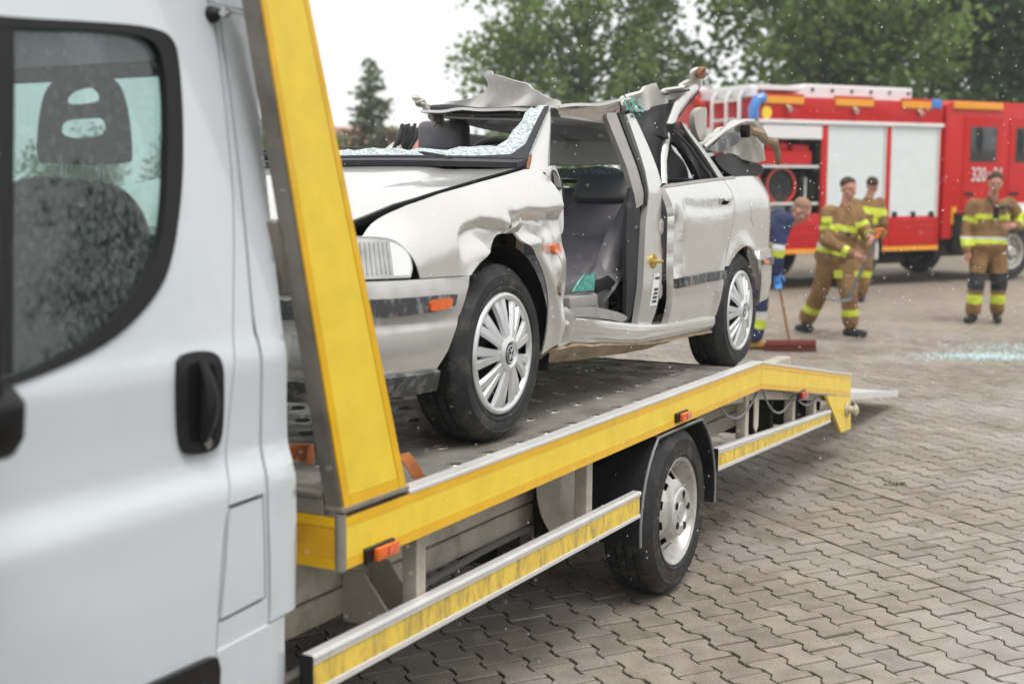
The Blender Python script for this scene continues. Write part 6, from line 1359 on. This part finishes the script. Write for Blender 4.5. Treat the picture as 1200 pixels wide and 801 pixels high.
pC, jC, bC = person((5.86, 15.75, 0), JC, 'firefighter with dark knee patches standing with bent arm by the engine cab', (-.25, -.95, -.05), TAN, M_HAIR, pjC, ptC, M_BOOT, dict(l=((.02, -.15, -1), (.3, -1, 0), .5), r=((-.9, -.35, -.1), (0, 0, 1), .6)))
mb = MB(); mb.box((-.03, -.21, 1.28), (.03, -.15, 1.42)); mb.tube([(-.02, -.17, 1.40), (-.06, -.14, 1.50), (-.05, -.02, 1.55)], .012, n=6); mb.build('radio', M_BLK, pC, bevel=.01)
plate('chest_strap', jC, (.13, -.145, 1.41), (.1, -1, .1), .13, .045, M_PATCH)
# --- D: bending man in navy with a broom
def pjD(p, J): return bands(J, p, [('el_l', 'wr_l', .05, .30, 1, .13), ('el_l', 'wr_l', -.20, .05, 2, .13), ('el_r', 'wr_r', .05, .30, 1, .13), ('el_r', 'wr_r', -.20, .05, 2, .13)])
def ptD(p, J): return bands(J, p, [('kn_l', 'an_l', .42, .66, 1, .15), ('kn_r', 'an_r', .42, .66, 1, .15), ('kn_l', 'an_l', .22, .42, 2, .15), ('kn_r', 'an_r', .22, .42, 2, .15)])
JD = dict(head=(.345, -.03, 1.415), neck=(.25, .0, 1.375), chest=(.13, .01, 1.29), pelvis=(-.22, .06, .98), sh_l=(.15, .20, 1.33), sh_r=(.15, -.18, 1.33), el_l=(.14, .20, 1.03), wr_l=(.10, -.05, .84), el_r=(.08, -.26, 1.05), wr_r=(.07, -.22, .80), hip_l=(-.20, .14, .92), hip_r=(-.20, -.04, .92), kn_l=(-.10, .18, .50), an_l=(-.18, .22, .09), toe_l=(-.02, .18, .045), kn_r=(-.06, -.05, .50), an_r=(-.09, -.02, .09), toe_r=(.07, -.06, .045))
person((2.60, 13.15, 0), JD, 'man in navy workwear and blue gloves bending over a broom behind the car', (.75, -.35, -.55), NAV, M_HAIRL, pjD, ptD, M_BOOTB, dict(l=((.2, -.5, -.6), (0, .3, 1), .9), r=((.2, .2, -.8), (0, -.3, 1), .9)), hand_mat=M_GLOVE)
B0, B1 = Vector((2.69, 12.96, .78)), Vector((2.84, 12.98, .07)); mb = MB(); mb.cyl(B0+(B0-B1)*.35, B1, .013, n=10); br = mb.build('broom', mat('broom_stick', (.25, .11, .04), rough=.6)); tag(br, 'wide broom with dark red head pushed by the man in navy', 'broom')
mb = MB(); mb.box((2.58, 12.93, .06), (3.10, 13.0, .12)); h_ = mb.build('broom_head', mat('broom_red', (.16, .035, .025), rough=.7), bevel=.008); h_.parent = br
mb = MB()
for i in range(60):
    x = 2.585+.51*i/59
    for y in (12.94, 12.965, 12.99): mb.add([(x-.006, y, .06), (x+.006, y, .06), (x+.008, y-.01, .003), (x-.008, y-.01, .003)], [(0, 1, 2, 3)])
h_ = mb.build('bristles', mat('bristle_red', (.12, .03, .022), rough=.9), None); h_.parent = br; h_['kind'] = 'stuff'

# ------------------------------------------------------------------ trees, house, glass on the ground, rain
M_BARK = mat('bark', (.085, .065, .048), rough=.9, var=.3, vscale=5, bump=.01, bscale=14)
def leaf_mat(name, col, isl=.45):
    m = mat(name, col, rough=.6, island=isl); b = m.node_tree.nodes['Principled BSDF']
    b.inputs['Subsurface Weight'].default_value = 0; 
    n = m.node_tree.nodes; l = m.node_tree.links; o = n['Material Output']; tr = n.new('ShaderNodeBsdfTranslucent'); mx_ = n.new('ShaderNodeMixShader'); mx_.inputs[0].default_value = .5
    l.new(b.inputs['Base Color'].links[0].from_socket, tr.inputs[0]); l.new(b.outputs[0], mx_.inputs[1]); l.new(tr.outputs[0], mx_.inputs[2]); l.new(mx_.outputs[0], o.inputs[0]); return m
M_LEAF = leaf_mat('leaf_green', (.17, .255, .065)); M_LEAFD = leaf_mat('leaf_deep_green', (.10, .17, .05)); M_NEEDLE = leaf_mat('spruce_needles', (.17, .205, .11), .35); M_LEAFY = leaf_mat('leaf_bright_green', (.12, .20, .05))
def leaf_mesh(name, cents, size, m, rng, flat=.0):
    n = len(cents); a = rng.normal(size=(n, 3)); a[:, 2] *= .6; a /= np.linalg.norm(a, axis=1)[:, None]; b = rng.normal(size=(n, 3)); b -= a*np.sum(a*b, 1)[:, None]; b /= np.linalg.norm(b, axis=1)[:, None]
    s = size*rng.uniform(.55, 1.35, n)[:, None]; a = a*s; b = b*s*.62; c = np.asarray(cents)
    V = np.stack([c-a, c-.1*a+b, c+a, c-.1*a-b], 1).reshape(-1, 3); F_ = np.arange(4*n).reshape(-1, 4)
    me = bpy.data.meshes.new(name); me.from_pydata(V.tolist(), [], F_.tolist()); me.materials.append(m); me.update(); return me
def tree(name, loc, h, cr, base, label, m, seed, leaves=15000, size=.16, group=None, lobes=34, gaps=.55, cat='tree'):
    """broadleaf: trunk, limbs, clumps of leaves around limb ends"""
    rng = np.random.default_rng(seed); root = empty(name, Matrix.Translation(loc), label, cat, group)
    mb = MB(); mb.tube([(0, 0, -.1), (.05, .03, h*.12), (.0, .1, base+.5), (.1, .05, h*.6), (.15, 0, h*.85)], [h*.03, h*.024, h*.02, h*.012, h*.004], n=10)
    ends = []
    for i in range(lobes):
        th = rng.uniform(0, 2*math.pi); z = base+(h-base)*rng.uniform(.04, .97); t = (z-base)/(h-base); rad = cr*(math.sin(math.pi*(.12+.80*t))**.7)*rng.uniform(.35, 1.0)
        e = np.array([rad*math.cos(th), rad*math.sin(th), z]); z0 = base*.8+(z-base)*.55; s0 = Vector((0, 0, z0)); mid = Vector(((e[0])*.45, e[1]*.45, z0+(z-z0)*.35))
        mb.tube([s0, mid, Vector(e)], [h*.005, h*.003, h*.001], n=5); ends.append(e); ends.append(np.array(mid)*.55+e*.45)
    mb.build('trunk', M_BARK, root)
    per = leaves//len(ends); C_ = []
    for e in ends:
        r_ = cr*rng.uniform(.20, .38)
        for k in range(5):
            c = e+rng.normal(size=3)*r_*.5; p = rng.normal(size=(per//5, 3)); p /= np.linalg.norm(p, axis=1)[:, None]; p *= (rng.uniform(0, 1, (per//5, 1))**.45)*r_*gaps*rng.uniform(.6, 1.2); p[:, 2] *= .75; C_.append(c+p)
    C_ = np.concatenate(C_); me = leaf_mesh('crown', C_, size, m, rng); o = bpy.data.objects.new('crown', me); COL.objects.link(o); o.parent = root; return root
tA = tree('lime_tree', (2.4, 44, 0), 13.5, 4.6, 2.6, 'broad light green tree rising behind the torn car roof', M_LEAF, 3, 19000, .13, lobes=46, gaps=.66)
tB = tree('maple_tree', (9.5, 39.5, 0), 14, 4.4, 2.2, 'tall deep green tree behind the rear of the fire engine', M_LEAF, 5, 26000, .14, lobes=46, gaps=.72)
tC = tree('maple_tree', (15.0, 41, 0), 15, 4.6, 2.0, 'dense green tree behind the middle of the fire engine', M_LEAFD, 9, 26000, .14, lobes=48, gaps=.75)
tD = tree('maple_tree', (19.6, 42, 0), 14, 4.4, 2.0, 'dark tree with sky gaps behind the fire engine cab', M_LEAFD, 11, 18000, .14, lobes=42, gaps=.66)
tF = tree('maple_tree', (13.5, 50, 0), 15, 4.8, 1.5, 'far back dark tree filling the gap between two green trees', M_LEAFD, 21, 7000, .22, lobes=40, gaps=.8)
tG = tree('maple_tree', (17.5, 52, 0), 15, 5.5, 1.5, 'far back dark tree seen past the engine cab roof', M_LEAFD, 23, 5500, .22, lobes=36, gaps=.8)
def spruce(name, loc, h, r0, label, seed):
    rng = np.random.default_rng(seed); root = empty(name, Matrix.Translation(loc), label, 'tree'); mb = MB(); mb.tube([(0, 0, -.1), (0, 0, h*.5), (.03, 0, h)], [h*.022, h*.012, .01], n=8); C_ = []
    lv = 22
    for i in range(lv):
        t = i/lv; z = h*(.10+.90*t); R_ = r0*(1-t)**.85*rng.uniform(.8, 1.12)+.08
        nb = max(4, int(11*(1-t)+4))
        for k in range(nb):
            th = rng.uniform(0, 2*math.pi); L_ = R_*rng.uniform(.6, 1.1); dz = -L_*.22
            tip_ = np.array([L_*math.cos(th), L_*math.sin(th), z+dz+L_*.18]); mb.tube([(0, 0, z), tuple(np.array([L_*.5*math.cos(th), L_*.5*math.sin(th), z+dz*.8])), tuple(tip_)], [.025, .015, .006], n=4)
            m_ = int(26*L_)+6; s = rng.uniform(.12, 1, m_); w_ = .16*(1-s*.6)+.03
            base_ = np.stack([L_*s*math.cos(th), L_*s*math.sin(th), z+dz*s*1.2+L_*.25*s**3], 1); C_.append(base_+rng.normal(size=(m_, 3))*w_[:, None]*np.array([1, 1, .5]))
    mb.build('trunk', M_BARK, root); me = leaf_mesh('crown', np.concatenate(C_), .11, M_NEEDLE, rng); o = bpy.data.objects.new('crown', me); COL.objects.link(o); o.parent = root; return root
spruce('spruce_tree', (-5.0, 46, 0), 6.1, 1.95, 'solitary pointed spruce against the white sky', 4)
def bush(loc, h, r, label, seed, m=None, group=None, name='bush'):
    rng = np.random.default_rng(seed); root = empty(name, Matrix.Translation(loc), label, 'bush', group); mb = MB(); C_ = []
    for i in range(12):
        th = rng.uniform(0, 6.28); e = np.array([r*.7*math.cos(th)*rng.uniform(.2, 1), r*.7*math.sin(th)*rng.uniform(.2, 1), h*rng.uniform(.3, .85)]); mb.tube([(0, 0, 0), tuple(e*.5), tuple(e)], [.04, .025, .01], n=5)
        p = rng.normal(size=(320, 3)); p /= np.linalg.norm(p, axis=1)[:, None]; p *= rng.uniform(0, 1, (320, 1))**.4*r*.5; C_.append(e+p)
    mb.build('stem', M_BARK, root); c = np.concatenate(C_); c[:, 2] = np.abs(c[:, 2]); me = leaf_mesh('foliage', c, .10, m or M_LEAFY, rng); o = bpy.data.objects.new('foliage', me); COL.objects.link(o); o.parent = root; return root
bush((-6.9, 47, 0), 3.6, 2.0, 'bright green bush beside the pointed spruce', 31)
bush((-8.6, 45, 0), 4.3, 1.5, 'tall bush seen between the cab and the yellow wing', 33, M_LEAF)
for i, (x, y) in enumerate(((-3.2, 52), (-.4, 53), (2.4, 54), (5.2, 54), (8.0, 53), (-12, 50), (-16, 48), (-20, 46), (22, 50), (26, 46))):
    bush((x, y, 0), 2.3 if x > -10 else 3.5, 2.2, 'low hedge bush at the far edge of the yard', 40+i, M_LEAFD, 'hedge bushes at the far edge of the yard', 'hedge_bush')
# house with a red roof
mb = MB(); mb.box((-10.5, 62, 0), (-3.6, 70, 3.3)); hs_ = mb.build('house', mat('pink_render', (.52, .36, .31), rough=.8, var=.08)); tag(hs_, 'low house with pinkish red roof behind the spruce', 'house')
mb = MB(); mb.prism([(61.6, 3.3), (70.4, 3.3), (66, 4.55)], 0, -10.9, -3.2); rf = mb.build('roof', mat('red_tiles', (.42, .17, .12), rough=.8, var=.15, vscale=3), hs_)
for x in (-9.2, -6.9, -4.9):
    mb = MB(); mb.box((x, 61.94, 1.0), (x+1.0, 62.0, 2.2)); wn = mb.build('window', M_OFFW, hs_); mb = MB(); mb.box((x+.08, 61.92, 1.08), (x+.92, 61.94, 2.12)); mb.build('pane', M_GLS, wn)
# trees along the open side of the yard (mirrored in glass and paint)
def copy_tree(o, loc, rz, sc, label, group):
    r = o.copy(); COL.objects.link(r); r.matrix_world = Matrix.Translation(loc) @ Matrix.Rotation(rz, 4, 'Z') @ Matrix.Scale(sc, 4); r['label'] = label; r['group'] = group
    for ch in o.children: c = ch.copy(); COL.objects.link(c); c.parent = r
for i, (x, y, rz, sc) in enumerate(((46, 44, 1, .75), (50, 31, 2.2, .7), (52, 19, 3.4, .8), (51, 7, 4.4, .65), (48, -6, .5, .75), (27, -18, 1.7, .85), (14, -26, 2.9, .9), (0, -28, 3.9, .8), (-14, -26, 5.1, .9))):
    copy_tree((tB, tC, tD)[i % 3], (x, y, 0), rz, sc, 'leafy tree along the open side of the yard', 'trees along the open side of the yard')
# crushed safety glass swept on the paving
M_CRUMB = mat('safety_glass_crumbs', (.60, .76, .76), rough=.2, island=.35, coat=.5)
rng = np.random.default_rng(17); n = 6000
g1 = np.stack([rng.normal(4.75, .36, n), rng.normal(12.55, .14, n)], 1); g2 = np.stack([rng.normal(5.35, .45, n), rng.normal(13.15, .24, n)], 1); k = rng.uniform(size=n) < .68; P = np.where(k[:, None], g1, g2)
s = rng.uniform(.003, .007, n); V = np.zeros((n, 4, 3)); V[:, :, 0] = P[:, None, 0]; V[:, :, 1] = P[:, None, 1]; V[:, :, 2] = .004
V += rng.normal(size=(n, 4, 3))*s[:, None, None]; V[:, :, 2] = np.abs(V[:, :, 2]-.004)+.0035
F_ = (np.arange(n)*4)[:, None, None]+np.array([[0, 1, 2], [0, 2, 3], [0, 3, 1], [1, 3, 2]])[None]
me = bpy.data.meshes.new('glass_crumbs'); me.from_pydata(V.reshape(-1, 3).tolist(), [], F_.reshape(-1, 3).tolist()); me.materials.append(M_CRUMB); me.update()
o = bpy.data.objects.new('glass_crumbs', me); COL.objects.link(o); tag(o, 'pale turquoise crushed safety glass strewn on the paving', 'broken glass', kind='stuff')
# weed in a joint
rngw = random.Random(5); mb = MB()
for i in range(26):
    a = rngw.uniform(0, 6.28); q = Vector((2.18+rngw.gauss(0, .03), 7.12+rngw.gauss(0, .012), -.01)); h_ = rngw.uniform(.008, .026); d_ = Vector((math.cos(a), math.sin(a), 0))*rngw.uniform(.01, .03); s_ = d_.cross(Vector((0, 0, 1))).normalized()*.003
    mb.add([q-s_, q+s_, q+d_*.6+Vector((0, 0, h_+.01))+s_, q+d_+Vector((0, 0, h_))], [(0, 1, 2), (0, 2, 3)])
wd_ = mb.build('weed_tuft', M_LEAFY, smooth=False); tag(wd_, 'tiny green weed tuft growing in a paving joint', 'weed')
# falling rain drops
M_DROP = mat('rain_drop', (.92, .95, .97), rough=.08, spec=.8)
n = 4200; d = np.where(rng.uniform(size=n) < .008, rng.uniform(.7, 1.6, n), rng.uniform(2.2, 12, n)); u = rng.uniform(-.42, .42, n); v = rng.uniform(-.30, .28, n); c7, s7 = math.cos(R(7.05)), math.sin(R(7.05))
X = u*d; Y = d*c7-(-v*d)*0+v*d*s7; Z = CAM_H-d*s7+v*d*c7; keep = Z > .05; X, Y, Z = X[keep], Y[keep], Z[keep]; n = len(X)
oc = np.array([(1, 0, 0), (-1, 0, 0), (0, 1, 0), (0, -1, 0), (0, 0, 1.6), (0, 0, -1.3)]); of = np.array([(0, 2, 4), (2, 1, 4), (1, 3, 4), (3, 0, 4), (2, 0, 5), (1, 2, 5), (3, 1, 5), (0, 3, 5)])
r_ = rng.uniform(.0010, .0030, n)*np.clip(d[keep]/5.5, .5, 1.6); V = np.stack([X, Y, Z], 1)[:, None, :]+oc[None]*r_[:, None, None]; F_ = (np.arange(n)*6)[:, None, None]+of[None]
me = bpy.data.meshes.new('falling_rain'); me.from_pydata(V.reshape(-1, 3).tolist(), [], F_.reshape(-1, 3).tolist()); me.materials.append(M_DROP); me.polygons.foreach_set('use_smooth', [True]*len(me.polygons)); me.update()
o = bpy.data.objects.new('falling_rain', me); COL.objects.link(o); tag(o, 'scattered falling rain drops in the air over the yard', 'rain', kind='stuff')

# ------------------------------------------------------------------ rain haze
mb = MB(); mb.box((-90, -60, -1.2), (110, 110, 17)); hz = mb.build('haze', [], smooth=False); tag(hz, 'thin pale rain haze filling the air over the yard', 'haze', kind='stuff')
m = bpy.data.materials.new('haze_air'); m.use_nodes = True; n = m.node_tree.nodes; n.clear(); o_ = n.new('ShaderNodeOutputMaterial'); pv_ = n.new('ShaderNodeVolumePrincipled')
pv_.inputs['Color'].default_value = (.92, .95, .98, 1); pv_.inputs['Density'].default_value = .0016; pv_.inputs['Anisotropy'].default_value = .2; m.node_tree.links.new(pv_.outputs[0], o_.inputs['Volume'])
hz.data.materials.append(m)
